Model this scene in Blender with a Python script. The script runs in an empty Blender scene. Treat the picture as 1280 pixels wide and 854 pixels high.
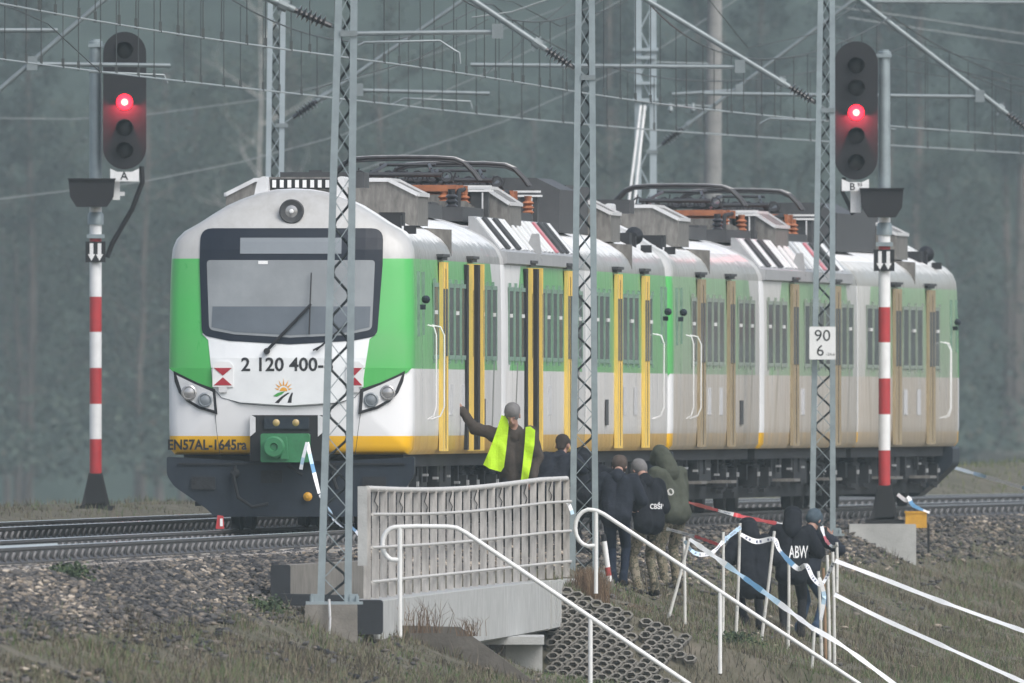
import bpy, bmesh, math, random
import numpy as np
from mathutils import Vector, Matrix, noise as mnoise
R = math.radians
random.seed(7); rng = np.random.default_rng(11)
scene = bpy.context.scene
col = scene.collection

# ------------------------------------------------------------------ camera
F = 53500.0            # focal length in photo pixels (1280 wide): a very long telephoto
CH = 1.37              # lens height above the rail tops
HY = 517.0             # horizon row in the photo
cam = bpy.data.cameras.new('camera'); cam_o = bpy.data.objects.new('camera', cam); col.objects.link(cam_o)
cam_o.location = (0, 0, CH); cam_o.rotation_euler = (R(90), 0, 0)
cam.sensor_width = 36; cam.lens = F/1280*36; cam.shift_y = (HY-427)/1280
cam.clip_start = 1; cam.clip_end = 5000
cam.dof.use_dof = True; cam.dof.focus_distance = 500; cam.dof.aperture_fstop = 15
scene.camera = cam_o
# ------------------------------------------------------------------ sky, sun, exposure
SUN_EL, SUN_AZ = 48, 138
w = bpy.data.worlds.new('World'); scene.world = w; w.use_nodes = True
nt = w.node_tree; bg = nt.nodes['Background']
sky = nt.nodes.new('ShaderNodeTexSky'); sky.sky_type = 'NISHITA'; sky.sun_disc = False
sky.sun_elevation = R(SUN_EL); sky.sun_rotation = R(SUN_AZ); sky.air_density = 1.0; sky.dust_density = 3.0; sky.ozone_density = 1.0
hs = nt.nodes.new('ShaderNodeHueSaturation'); hs.inputs['Saturation'].default_value = 0.60
nt.links.new(sky.outputs[0], hs.inputs['Color']); nt.links.new(hs.outputs[0], bg.inputs['Color'])
bg.inputs['Strength'].default_value = 0.15
sl = bpy.data.lights.new('sun', 'SUN'); sl.energy = 1.2; sl.angle = R(40); sl.color = (1.0, .97, .93)
so = bpy.data.objects.new('sun', sl); col.objects.link(so)
so.rotation_euler = (R(90-SUN_EL), 0, R(180-SUN_AZ))
scene.view_settings.view_transform = 'Standard'; scene.view_settings.look = 'None'
scene.view_settings.exposure = 0.56; scene.view_settings.gamma = 1.0
scene.cycles.use_denoising = True
scene.cycles.max_bounces = 6; scene.cycles.volume_bounces = 1
HAZE = 0.000104

# ------------------------------------------------------------------ geometry of the place
def XC(Z):             # centre of the train's track, as it curves away
    if Z <= 550: return -2.62+.0492*(Z-505)
    d = min(Z, 800)-550
    return -.406+.0492*d+.0002*d*d
def SL(Z):
    return .0492 if Z <= 550 else .0492+.0004*(min(Z, 800)-550)
def S(Z): return F/Z
def P(x, y, Z):        # photo pixel at depth Z -> world point
    return Vector(((x-640)*Z/F, Z, CH+(HY-y)*Z/F))
PR = [(1.7, -.2), (2.0, -.28), (2.7, -.62), (3.2, -.85), (4.0, -1.15), (4.7, -1.42), (6, -1.75), (7.4, -2.05), (12, -3.2), (20, -4.2), (200, -4.4)]
PL = [(-5.7, -.2), (-6.1, -.33), (-6.8, -.12), (-7.4, .06), (-9.5, .08), (-13, -.5), (-24, -3), (-200, -3.4)]
def lerp_pts(pts, v):
    for (a, za), (b, zb) in zip(pts, pts[1:]):
        if (v-a)*(v-b) <= 0: return za+(zb-za)*(v-a)/(b-a)
    return pts[-1][1]
def sm(a, b, v):
    t = min(1, max(0, (v-a)/(b-a))); return t*t*(3-2*t)
UP0, UP1 = 467.5, 511.3
def ground_z(off, Z, rough=True):
    if off >= 1.7: z = lerp_pts(PR, off)
    elif off <= -5.7:
        z = lerp_pts(PL, off)
        z += sm(690, 770, Z)*.5*sm(-6.2, -8.5, off)-sm(860, 1000, Z)*3
    else: z = -.2-.05*max(0, 1-abs(off+2)/.6)
    if off > 2.6 and UP0 < Z < UP1:                       # the underpass below the edge beam
        z = max(-4.2, min(z, z-(UP1-Z)*1.0)) if Z > UP1-6 else -4.2
    elif rough and (off > 3 or off < -7):
        z += .06*mnoise.noise(Vector((off*.6, Z*.12, 0)))+.03*mnoise.noise(Vector((off*2.1, Z*.5, 3)))
    return z
def ground_at(x, Z): return ground_z(x-XC(Z), Z)

# ------------------------------------------------------------------ materials
def mat(name, c, rough=.6, metal=0, var=.25, scale=6, bump=0, spec=.5, coat=0, c2=None, stretch=(1, 1, 1), emit=None, estr=0, bscale=None, coords='Object'):
    m = bpy.data.materials.new(name); m.use_nodes = True
    n = m.node_tree.nodes; l = m.node_tree.links; b = n['Principled BSDF']
    b.inputs['Roughness'].default_value = rough; b.inputs['Metallic'].default_value = metal
    b.inputs['Specular IOR Level'].default_value = spec; b.inputs['Coat Weight'].default_value = coat
    tc = n.new('ShaderNodeTexCoord'); mp = n.new('ShaderNodeMapping'); mp.inputs['Scale'].default_value = stretch
    l.new(tc.outputs[coords], mp.inputs[0])
    nz = n.new('ShaderNodeTexNoise'); nz.inputs['Scale'].default_value = scale; nz.inputs['Detail'].default_value = 6; nz.inputs['Roughness'].default_value = .65
    l.new(mp.outputs[0], nz.inputs['Vector'])
    rp = n.new('ShaderNodeValToRGB'); rp.color_ramp.elements[0].position = .3; rp.color_ramp.elements[1].position = .7
    d = c2 if c2 else tuple(v*(1-var) for v in c)
    rp.color_ramp.elements[0].color = (*d, 1); rp.color_ramp.elements[1].color = (*c, 1)
    l.new(nz.outputs['Fac'], rp.inputs[0]); l.new(rp.outputs[0], b.inputs['Base Color'])
    if bump:
        n2 = n.new('ShaderNodeTexNoise'); n2.inputs['Scale'].default_value = bscale or scale*4; n2.inputs['Detail'].default_value = 4
        l.new(mp.outputs[0], n2.inputs['Vector'])
        bp = n.new('ShaderNodeBump'); bp.inputs['Strength'].default_value = bump; bp.inputs['Distance'].default_value = .02
        l.new(n2.outputs['Fac'], bp.inputs['Height']); l.new(bp.outputs[0], b.inputs['Normal'])
    if emit:
        b.inputs['Emission Color'].default_value = (*emit, 1); b.inputs['Emission Strength'].default_value = estr
    return m
M = {}
M['steel'] = mat('galvanised_steel', (.29, .345, .365), .5, .35, .25, 5, .1)
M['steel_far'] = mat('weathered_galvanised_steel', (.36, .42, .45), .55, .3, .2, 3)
M['steel_dark'] = mat('dark_lacing_steel', (.05, .06, .065), .6, .2, .3, 8)
M['tube'] = mat('grey_tube', (.22, .255, .265), .45, .3, .25, 5)
M['wire'] = mat('copper_wire_weathered', (.20, .22, .22), .6, .3, .2, 5)
M['wire_pale'] = mat('pale_aluminium_wire', (.30, .33, .33), .5, .3, .2, 5)
M['dropper'] = mat('dropper_wire', (.06, .07, .07), .6, .1, .2, 5)
M['ins'] = mat('brown_insulator', (.04, .04, .045), .3, 0, .3, 10)
M['white_rail'] = mat('white_railing_paint', (.72, .73, .72), .4, 0, .12, 7, .03)
M['concrete'] = mat('pale_concrete', (.46, .47, .46), .85, 0, .28, 3, .25, .2, bscale=40)
M['concrete_warm'] = mat('weathered_beige_concrete', (.25, .235, .21), .9, 0, .4, 4, .3, .2, bscale=40)
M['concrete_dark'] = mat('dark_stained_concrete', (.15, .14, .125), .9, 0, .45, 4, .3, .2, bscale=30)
M['slat'] = mat('grimy_grey_post', (.52, .50, .475), .8, 0, .5, 5, .15, .25, stretch=(3, 3, .6))
M['bitumen'] = mat('bitumen_coating', (.018, .022, .028), .7, 0, .3, 6, .1)
M['rail_grey'] = mat('railing_tube_grey', (.60, .585, .56), .55, .1, .25, 9)
M['paver'] = mat('concrete_lattice_paver', (.22, .21, .19), .9, 0, .45, 8, .2, .2)
M['black'] = mat('black_paint', (.006, .006, .009), .6, 0, .3, 10)
M['black_matt'] = mat('matt_black', (.008, .009, .011), .75, 0, .3, 10)
M['lens_off'] = mat('unlit_lens', (.008, .008, .01), .5, 0, .2, 10)
M['lens_red'] = mat('lit_red_lens', (.5, .02, .03), .3, 0, .1, 10, emit=(1, .015, .03), estr=3.0)
M['lens_core'] = mat('lit_lens_core', (1, .3, .2), .3, 0, .1, 10, emit=(1, .30, .16), estr=2.6)
M['red'] = mat('red_paint', (.44, .035, .04), .5, 0, .25, 6)
M['white'] = mat('white_paint', (.76, .77, .77), .5, 0, .15, 6)
M['yellow'] = mat('yellow_box_paint', (.62, .33, .03), .5, 0, .3, 8)
M['rail'] = mat('worn_rail_steel', (.055, .052, .055), .5, .3, .35, 8, 0, stretch=(1, .05, 1))
M['rail_head'] = mat('polished_rail_head', (.55, .57, .58), .28, .9, .12, 8, stretch=(1, .03, 1))
M['sleeper'] = mat('concrete_sleeper', (.36, .34, .31), .9, 0, .3, 6, .2)
M['clip'] = mat('rail_clip', (.17, .17, .175), .6, .3, .4, 20)
M['skin'] = mat('skin', (.36, .21, .16), .55, 0, .12, 15)

def island_mat(name, stops, rough=.85, patch=None, bump=0):
    """colour picked per loose piece, optionally shifted by slow patches"""
    m = bpy.data.materials.new(name); m.use_nodes = True
    n = m.node_tree.nodes; l = m.node_tree.links; b = n['Principled BSDF']; b.inputs['Roughness'].default_value = rough
    b.inputs['Specular IOR Level'].default_value = .25
    g = n.new('ShaderNodeNewGeometry'); rp = n.new('ShaderNodeValToRGB')
    e = rp.color_ramp.elements
    while len(e) < len(stops): e.new(.5)
    for el, (p, c) in zip(e, stops): el.position = p; el.color = (*c, 1)
    src = g.outputs['Random Per Island']
    if patch:
        nz = n.new('ShaderNodeTexNoise'); nz.inputs['Scale'].default_value = patch[0]; nz.inputs['Detail'].default_value = 3
        mp = n.new('ShaderNodeMapping'); mp.inputs['Scale'].default_value = patch[2] if len(patch) > 2 else (1, .15, 1)
        tc = n.new('ShaderNodeTexCoord'); l.new(tc.outputs['Object'], mp.inputs[0]); l.new(mp.outputs[0], nz.inputs['Vector'])
        ma = n.new('ShaderNodeMath'); ma.operation = 'MULTIPLY_ADD'; ma.inputs[1].default_value = patch[1]; ma.inputs[2].default_value = -patch[1]*.5
        l.new(nz.outputs['Fac'], ma.inputs[0])
        ad = n.new('ShaderNodeMath'); ad.operation = 'ADD'; l.new(src, ad.inputs[0]); l.new(ma.outputs[0], ad.inputs[1]); src = ad.outputs[0]
    l.new(src, rp.inputs[0]); l.new(rp.outputs[0], b.inputs['Base Color'])
    return m

# ------------------------------------------------------------------ mesh helpers
class MB:
    def __init__(s): s.v = []; s.f = []; s.m = []
    def add(s, vs, fs, mi=0):
        k = len(s.v); s.v += [tuple(p) for p in vs]
        for f in fs: s.f.append(tuple(i+k for i in f)); s.m.append(mi)
        return s
    def box(s, a, b, mi=0, bev=0):
        x0, y0, z0 = a; x1, y1, z1 = b
        vs = [(x0, y0, z0), (x1, y0, z0), (x1, y1, z0), (x0, y1, z0), (x0, y0, z1), (x1, y0, z1), (x1, y1, z1), (x0, y1, z1)]
        return s.add(vs, [(0, 3, 2, 1), (4, 5, 6, 7), (0, 1, 5, 4), (1, 2, 6, 5), (2, 3, 7, 6), (3, 0, 4, 7)], mi)
    def beam(s, p, q, wx, wy, mi=0, up=None):
        """rectangular bar from p to q"""
        p = Vector(p); q = Vector(q); d = (q-p).normalized()
        u = Vector(up) if up else (Vector((0, 1, 0)) if abs(d.y) < .9 else Vector((0, 0, 1)))
        a = d.cross(u).normalized(); b = a.cross(d).normalized()
        vs = []
        for o in (p, q):
            for i, j in ((-1, -1), (1, -1), (1, 1), (-1, 1)): vs.append(o+a*(i*wx/2)+b*(j*wy/2))
        return s.add(vs, [(3, 2, 1, 0), (4, 5, 6, 7), (0, 1, 5, 4), (1, 2, 6, 5), (2, 3, 7, 6), (3, 0, 4, 7)], mi)
    def tube(s, pts, r, n=8, mi=0, cap=True):
        pts = [Vector(p) for p in pts]; k = len(pts); rs = r if isinstance(r, (list, tuple)) else [r]*k
        t0 = (pts[1]-pts[0]).normalized(); ref = Vector((0, 0, 1)) if abs(t0.z) < .9 else Vector((1, 0, 0))
        a = t0.cross(ref).normalized(); vs = []
        for i, p in enumerate(pts):
            t = (pts[min(i+1, k-1)]-pts[max(i-1, 0)]).normalized()
            a = (a-t*a.dot(t)).normalized(); b = t.cross(a)
            for j in range(n):
                th = 2*math.pi*j/n; vs.append(p+(a*math.cos(th)+b*math.sin(th))*rs[i])
        fs = [(i*n+j, i*n+(j+1) % n, (i+1)*n+(j+1) % n, (i+1)*n+j) for i in range(k-1) for j in range(n)]
        if cap: fs += [tuple(range(n-1, -1, -1)), tuple(range((k-1)*n, k*n))]
        return s.add(vs, fs, mi)
    def prism(s, poly, y0, y1, mi=0, axis='y'):
        """polygon in (x,z) extruded along y (or another axis)"""
        n = len(poly)
        def pt(p, t): return (p[0], t, p[1]) if axis == 'y' else ((t, p[0], p[1]) if axis == 'x' else (p[0], p[1], t))
        vs = [pt(p, y0) for p in poly]+[pt(p, y1) for p in poly]
        fs = [tuple(range(n)), tuple(range(2*n-1, n-1, -1))]+[(i, i+n, (i+1) % n+n, (i+1) % n) for i in range(n)]
        return s.add(vs, fs, mi)
    def lathe(s, prof, c, axis='y', n=20, mi=0):
        """profile (r,t) turned about an axis through c"""
        vs = []
        for r, t in prof:
            for j in range(n):
                th = 2*math.pi*j/n; a, b = r*math.cos(th), r*math.sin(th)
                o = (a, t, b) if axis == 'y' else ((t, a, b) if axis == 'x' else (a, b, t))
                vs.append((c[0]+o[0], c[1]+o[1], c[2]+o[2]))
        k = len(prof)
        fs = [(i*n+j, i*n+(j+1) % n, (i+1)*n+(j+1) % n, (i+1)*n+j) for i in range(k-1) for j in range(n)]
        fs += [tuple(range(n)), tuple(range((k-1)*n, k*n))]
        return s.add(vs, fs, mi)
    def mesh(s, name, mats, smooth=False):
        me = bpy.data.meshes.new(name); me.from_pydata(s.v, [], s.f)
        for m in (mats if isinstance(mats, (list, tuple)) else [mats]): me.materials.append(m)
        me.polygons.foreach_set('material_index', s.m)
        bm = bmesh.new(); bm.from_mesh(me); bmesh.ops.recalc_face_normals(bm, faces=bm.faces); bm.to_mesh(me); bm.free()
        if smooth:
            me.polygons.foreach_set('use_smooth', [True]*len(me.polygons))
            if smooth != 'all': me.set_sharp_from_angle(angle=R(40))
        return me
    def build(s, name, mats, parent=None, smooth=False, **kw):
        return put(name, s.mesh(name, mats, smooth), parent, **kw)
def put(name, me, parent=None, loc=None, rotz=None, label=None, cat=None, group=None, kind=None):
    o = bpy.data.objects.new(name, me); col.objects.link(o)
    if parent: o.parent = parent
    if loc is not None: o.location = loc
    if rotz is not None: o.rotation_euler = (0, 0, rotz)
    if label: o['label'] = label
    if cat: o['category'] = cat
    if group: o['group'] = group
    if kind: o['kind'] = kind
    return o
def empty(name, loc=(0, 0, 0), rotz=0, **kw):
    return put(name, None, None, loc, rotz, **kw)
def copy_tree(o, parent=None):
    c = o.copy(); col.objects.link(c)
    if parent: c.parent = parent
    for ch in list(o.children): copy_tree(ch, c)
    return c
def scatter(name, base_v, base_f, pos, rot, scl, m, kind='stuff', parent=None, **kw):
    """many pieces in one mesh: base shape at pos (N,3), rot (N,3,3), scl (N,3)"""
    bv = np.array(base_v, float); N = len(pos); nv = len(bv)
    v = np.einsum('nij,nvj->nvi', rot, bv[None]*scl[:, None, :])+pos[:, None, :]
    bf = np.array(base_f); k = bf.shape[1]
    f = (bf[None]+(np.arange(N)*nv)[:, None, None]).reshape(-1, k)
    me = bpy.data.meshes.new(name); me.vertices.add(N*nv); me.vertices.foreach_set('co', v.reshape(-1).astype(np.float32))
    me.loops.add(f.size); me.loops.foreach_set('vertex_index', f.reshape(-1).astype(np.int32))
    me.polygons.add(len(f)); me.polygons.foreach_set('loop_start', (np.arange(len(f))*k).astype(np.int32))
    me.update(calc_edges=True)
    for q in (m if isinstance(m, list) else [m]): me.materials.append(q)
    return put(name, me, parent, kind=kind, **kw)
def rotmats(N, tilt=math.pi):
    a = rng.uniform(0, 2*math.pi, N); b = rng.uniform(-tilt, tilt, N); c = rng.uniform(-tilt, tilt, N)
    ca, sa, cb, sb, cc, sc = np.cos(a), np.sin(a), np.cos(b), np.sin(b), np.cos(c), np.sin(c)
    Z = np.zeros((N, 3, 3)); Z[:, 0, 0] = ca; Z[:, 0, 1] = -sa; Z[:, 1, 0] = sa; Z[:, 1, 1] = ca; Z[:, 2, 2] = 1
    X = np.zeros((N, 3, 3)); X[:, 0, 0] = 1; X[:, 1, 1] = cb; X[:, 1, 2] = -sb; X[:, 2, 1] = sb; X[:, 2, 2] = cb
    Y = np.zeros((N, 3, 3)); Y[:, 1, 1] = 1; Y[:, 0, 0] = cc; Y[:, 0, 2] = sc; Y[:, 2, 0] = -sc; Y[:, 2, 2] = cc
    return Z@X@Y
def text_mesh(body, w=None, h=None, bold=0):
    """flat lettering fitted to w x h, centred, in the xz plane facing -y"""
    cu = bpy.data.curves.new('lettering', 'FONT'); cu.body = body; cu.size = 1; cu.offset = bold; cu.resolution_u = 3
    o = bpy.data.objects.new('lettering', cu); col.objects.link(o); bpy.context.view_layer.update()
    me = bpy.data.meshes.new_from_object(o.evaluated_get(bpy.context.evaluated_depsgraph_get()))
    col.objects.unlink(o); bpy.data.objects.remove(o)
    co = np.array([v.co[:] for v in me.vertices]); lo, hi = co.min(0), co.max(0); c = (lo+hi)/2; d = hi-lo
    sx = w/d[0] if w else h/d[1]; sy = h/d[1] if h else sx
    for v in me.vertices: v.co = ((v.co.x-c[0])*sx, 0, (v.co.y-c[1])*sy)
    return me
def lettering(body, c, w, h, m, parent=None, bold=0, fn=None, name='lettering'):
    me = text_mesh(body, w, h, bold); me.materials.clear(); me.materials.append(m)
    c = Vector(c)
    for v in me.vertices:
        p = v.co+c; v.co = fn(p) if fn else p
    me.name = name
    return put(name, me, parent)

# ------------------------------------------------------------------ ground
zs = [-30, 60, 150, 230, 300, 350]+list(np.arange(380, 467, 2))+[467, 467.4, 467.6]+list(np.arange(469, 505, 2))+list(np.arange(505, 514, .35))+list(np.arange(514, 720, 2))+[730, 745, 760, 780, 800, 830, 870, 920, 1000, 1200, 1450, 1700, 1950, 2180]
offs = [-130, -80, -50, -35, -24, -18, -14, -11.5, -10, -9, -8.2, -7.6, -7.1, -6.7, -6.3, -5.9, -5.6, -4, -2.4, -2.2, -2, -1.8, -1.6, 0, 1.6, 1.75, 1.9, 2.1, 2.3, 2.5, 2.59, 2.61, 2.8]+list(np.arange(3, 8.1, .25))+[9, 10.5, 12, 15, 20, 30, 50, 80, 105]
gv = [(XC(Z)+o, Z, ground_z(o, Z)) for Z in zs for o in offs]; nO = len(offs)
gf = [(i*nO+j, i*nO+j+1, (i+1)*nO+j+1, (i+1)*nO+j) for i in range(len(zs)-1) for j in range(nO-1)]
M['ground'] = mat('dry_earth_and_turf', (.15, .135, .11), .95, 0, .4, 1.6, .5, .1, c2=(.055, .058, .035), bscale=14)
gm = bpy.data.meshes.new('ground'); gm.from_pydata(gv, [], gf); gm.materials.append(M['ground'])
gm.polygons.foreach_set('use_smooth', [True]*len(gm.polygons))
put('ground', gm, kind='structure')

# ------------------------------------------------------------------ tracks
def along(off, z, Z0, Z1, st):
    return [Vector((XC(Z)+off, Z, z)) for Z in np.arange(Z0, Z1+.01, st)]
def extr(profile, off, z0, Z0, Z1, st, mi_of):
    mb = MB(); pts = along(off, z0, Z0, Z1, st); n = len(profile); vs = []
    for p in pts:
        for a, b in profile: vs.append((p.x+a, p.y, p.z+b))
    for i in range(n-1):
        mb.f += [(k*n+i, k*n+i+1, (k+1)*n+i+1, (k+1)*n+i) for k in range(len(pts)-1)]
        mb.m += [mi_of(i)]*(len(pts)-1)
    mb.v = vs; return mb
RAILP = [(-.07, -.17), (-.07, -.155), (-.012, -.13), (-.012, -.045), (-.036, -.032), (-.036, -.004), (-.028, 0), (.028, 0), (.036, -.004), (.036, -.032), (.012, -.045), (.012, -.13), (.07, -.155), (.07, -.17)]
for name, c0, z0, lab in (('railway_track', 0, 0, 1), ('railway_track', -4.1, .03, 2)):
    t = empty(name, kind='structure')
    for g in (-.753, .753):
        extr(RAILP, c0+g, z0, 330, 790, 4, lambda i: 1 if i in (5, 6, 7) else 0).build('rail', [M['rail'], M['rail_head']], t)
    MB_ = None; Zs = np.arange(390, 780, .6); N = len(Zs)
    bx = MB().box((-1.3, -.14, -.4), (1.3, .14, -.175))
    px = np.array([[XC(Z)+c0, Z, z0] for Z in Zs]); ry = np.zeros((N, 3, 3))
    for i, Z in enumerate(Zs): ry[i] = np.array(Matrix.Rotation(-math.atan(SL(Z)), 3, 'Z'))
    scatter('sleepers', bx.v, bx.f, px, ry, np.ones((N, 3)), M['sleeper'], parent=t)
    for g in (-.753, .753):
        cb = MB().prism([(.045, -.17), (.12, -.17), (.13, -.12), (.075, -.085), (.035, -.13)], -.07, .07)
        cq = [[f[0], f[1], f[2]] for f in cb.f]
        cl = MB().prism([(.045, -.172), (.075, -.172), (.058, -.115), (.085, -.055), (.06, -.05), (.028, -.115)], -.1, .1)
        cl = MB().add(cl.v, [f for f in cl.f if len(f) == 4]+[(0, 1, 2, 5), (2, 3, 4, 5), (6, 11, 8, 7), (8, 11, 10, 9)])
        pq = px[::2].copy(); pq[:, 0] += g
        scatter('rail_clips', cl.v, cl.f, pq, ry[::2], np.ones((len(pq), 3)), M['clip'], parent=t)
    if c0 == 0:   # check rails of the turnout in the foreground
        mb = MB()
        mb.tube([(XC(Z)+.35+.006*(Z-420), Z, -.02) for Z in range(414, 452, 3)], .03, 6); mb.build('point_blade', M['rail_head'], t)
tl = [Vector((XC(Z)+1.56, Z, 0)) for Z in np.arange(390, 520, 4.)]; mb = MB()
for p in tl: mb.v += [(p.x-.17, p.y, -.16), (p.x+.17, p.y, -.16), (p.x+.17, p.y, -.34), (p.x-.17, p.y, -.34)]
mb.f = [(i*4+j, i*4+(j+1) % 4, i*4+4+(j+1) % 4, i*4+4+j) for i in range(len(tl)-1) for j in range(4)]; mb.m = [0]*len(mb.f)
mb.build('cable_trough', mat('trough_concrete', (.42, .39, .36), .9, 0, .35, 3, .3, .2, stretch=(1, .2, 1)), None, label='pale concrete cable trough beside the near rail', cat='cable trough')
# ballast
ico = bmesh.new(); bmesh.ops.create_icosphere(ico, subdivisions=1, radius=1)
IV = [v.co[:] for v in ico.verts]; IF = [[v.index for v in f.verts] for f in ico.faces]; ico.free()
IV = [tuple(np.array(p)*(.75+.5*random.random())) for p in IV]
OV = [(1, .1, 0), (-.9, 0, .1), (0, 1, .15), (.1, -1, 0), (0, .1, .8), (.1, 0, -.8), (.6, .5, .5)]
OF = [[0, 2, 6], [2, 4, 6], [4, 0, 6], [2, 1, 4], [1, 3, 4], [3, 0, 4], [2, 0, 5], [1, 2, 5], [3, 1, 5], [0, 3, 5]]
M['ballast'] = island_mat('crushed_stone', [(0, (.028, .029, .033)), (.4, (.075, .074, .075)), (.72, (.135, .122, .108)), (.93, (.25, .21, .165)), (1, (.46, .40, .33))], .85, (.45, 1.0, (1, .12, 1)))
bp = []
def zone(n, o0, o1, Z0, Z1):
    k = 0
    while k < n:
        o = random.uniform(o0, o1); Z = random.uniform(Z0, Z1)
        if o > 2.4 and UP0-1 < Z < UP1+3: k += 1; continue
        if o > 2.55 and random.random() < (o-2.55)/.6: k += 1; continue
        bp.append((XC(Z)+o, Z, ground_z(o, Z)+random.uniform(-.015, .03))); k += 1
zone(34000, 1.25, 3.3, 384, 476); zone(5500, 1.25, 2.5, 476, 530); zone(17000, 1.25, 3.3, 528, 690)
zone(9000, -2.85, -1.25, 400, 520); zone(3000, -6.4, -5.3, 440, 640); zone(3500, -.68, .68, 400, 470); zone(3500, -6.3, -5.3, 600, 720)
for _ in range(2600):   # stones strewn over the grass
    o = 2.6+random.expovariate(1.1); Z = random.uniform(382, 466) if random.random() < .7 else random.uniform(513, 600)
    if mnoise.noise(Vector((o*1.1, Z*.1, 2))) > .0 and o < 7: bp.append((XC(Z)+o, Z, ground_z(o, Z)+.03))
bp = np.array(bp); N = len(bp); sc = rng.uniform(.022, .054, (N, 1))*rng.uniform(.7, 1.3, (N, 3))*np.array([[1.25, 1.1, .62]])
scatter('ballast', OV, OF, bp, rotmats(N, .5), sc, M['ballast'], label='grey crushed stone ballast on the track shoulders')
# grass
M['grass'] = island_mat('dry_grass_blades', [(0, (.045, .038, .03)), (.3, (.115, .097, .072)), (.6, (.195, .172, .125)), (.8, (.13, .145, .075)), (1, (.075, .125, .045))], .9, (.8, 1.5, (1, .22, 1)))
M['grass_green'] = island_mat('green_verge_blades', [(0, (.06, .075, .03)), (.5, (.12, .15, .06)), (1, (.19, .19, .09))], .9)
gp = []
def gzone(n, o0, o1, Z0, Z1, hz):
    for _ in range(n):
        o = random.uniform(o0, o1); Z = random.uniform(Z0, Z1)
        if o > 2.4 and UP0-.3 < Z < UP1-.02: continue
        if 0 < o < 3.3 and random.random() > ((o-2.45)/.85): continue
        c = .5+1.1*mnoise.noise(Vector((o*1.3, Z*.22, 5)))+.7*mnoise.noise(Vector((o*4.5, Z*.5, 9)))
        gp.append((XC(Z)+o, Z, ground_z(o, Z)-.015, hz*max(.22, c+random.uniform(-.25, .4))))
gzone(88000, 2.5, 7.4, 380, 468, .13); gzone(125000, 2.4, 8.2, 511.5, 640, .12)
for _ in range(15000):
    Z = random.uniform(507.5, 511.3); o = random.uniform(2.7, 8.5); q_ = mnoise.noise(Vector(((o+XC(511.3))*3, (511.25-Z)*3, 4)))
    if o > 4.4 or q_ > .12: gp.append((XC(Z)+o, Z, ground_z(o, Z)-.01, random.uniform(.05, .2) if o > 4.4 else random.uniform(.03, .10)))
gzone(5000, 2.5, 7, 511.3, 512.2, .10); gzone(16000, -9.6, -6.5, 470, 660, .09)
g = np.array(gp); N = len(g)
BV = [(-.5, 0, 0), (.5, 0, 0), (.42, .15, .55), (.1, .45, 1), (-.3, .15, .55)]; BF = [[0, 1, 2], [0, 2, 4], [4, 2, 3]]
scl = np.stack([rng.uniform(.006, .013, N), g[:, 3]*rng.uniform(.3, 1.3, N), g[:, 3]], 1)
sk = []
for _ in range(5200):   # dead stalks standing above the turf
    o = random.uniform(2.9, 7.5); Z = random.uniform(384, 466) if random.random() < .45 else random.uniform(513, 620)
    if mnoise.noise(Vector((o*.9, Z*.13, 7))) > .12: sk.append((XC(Z)+o, Z, ground_z(o, Z)-.02, random.uniform(.12, .34)))
sk = np.array(sk); ks = np.stack([np.full(len(sk), .008), sk[:, 3]*.5, sk[:, 3]], 1)
M['stalk'] = island_mat('dead_stalks', [(0, (.05, .038, .03)), (.6, (.13, .10, .075)), (1, (.26, .22, .16))], .9)
scatter('dead_stalks', BV, BF, sk[:, :3], rotmats(len(sk), .45), ks, M['stalk'], label='dead brown stalks standing above the turf')
scatter('grass', BV, BF, g[:, :3], rotmats(N, .35), scl, M['grass'], label='matted dry grass on the embankment')
gp = []
for _ in range(42000):
    Z = random.uniform(690, 900); o = random.uniform(-24, -6.4) if random.random() < .75 else random.uniform(3, 12); gp.append((XC(Z)+o, Z, ground_z(o, Z)-.01, random.uniform(.05, .14)))
g = np.array(gp); N = len(g); scl = np.stack([rng.uniform(.01, .02, N), g[:, 3]*.5, g[:, 3]], 1)
scatter('grass', BV, BF, g[:, :3], rotmats(N, .3), scl, M['grass_green'], label='pale green verge beyond the far track')

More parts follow.
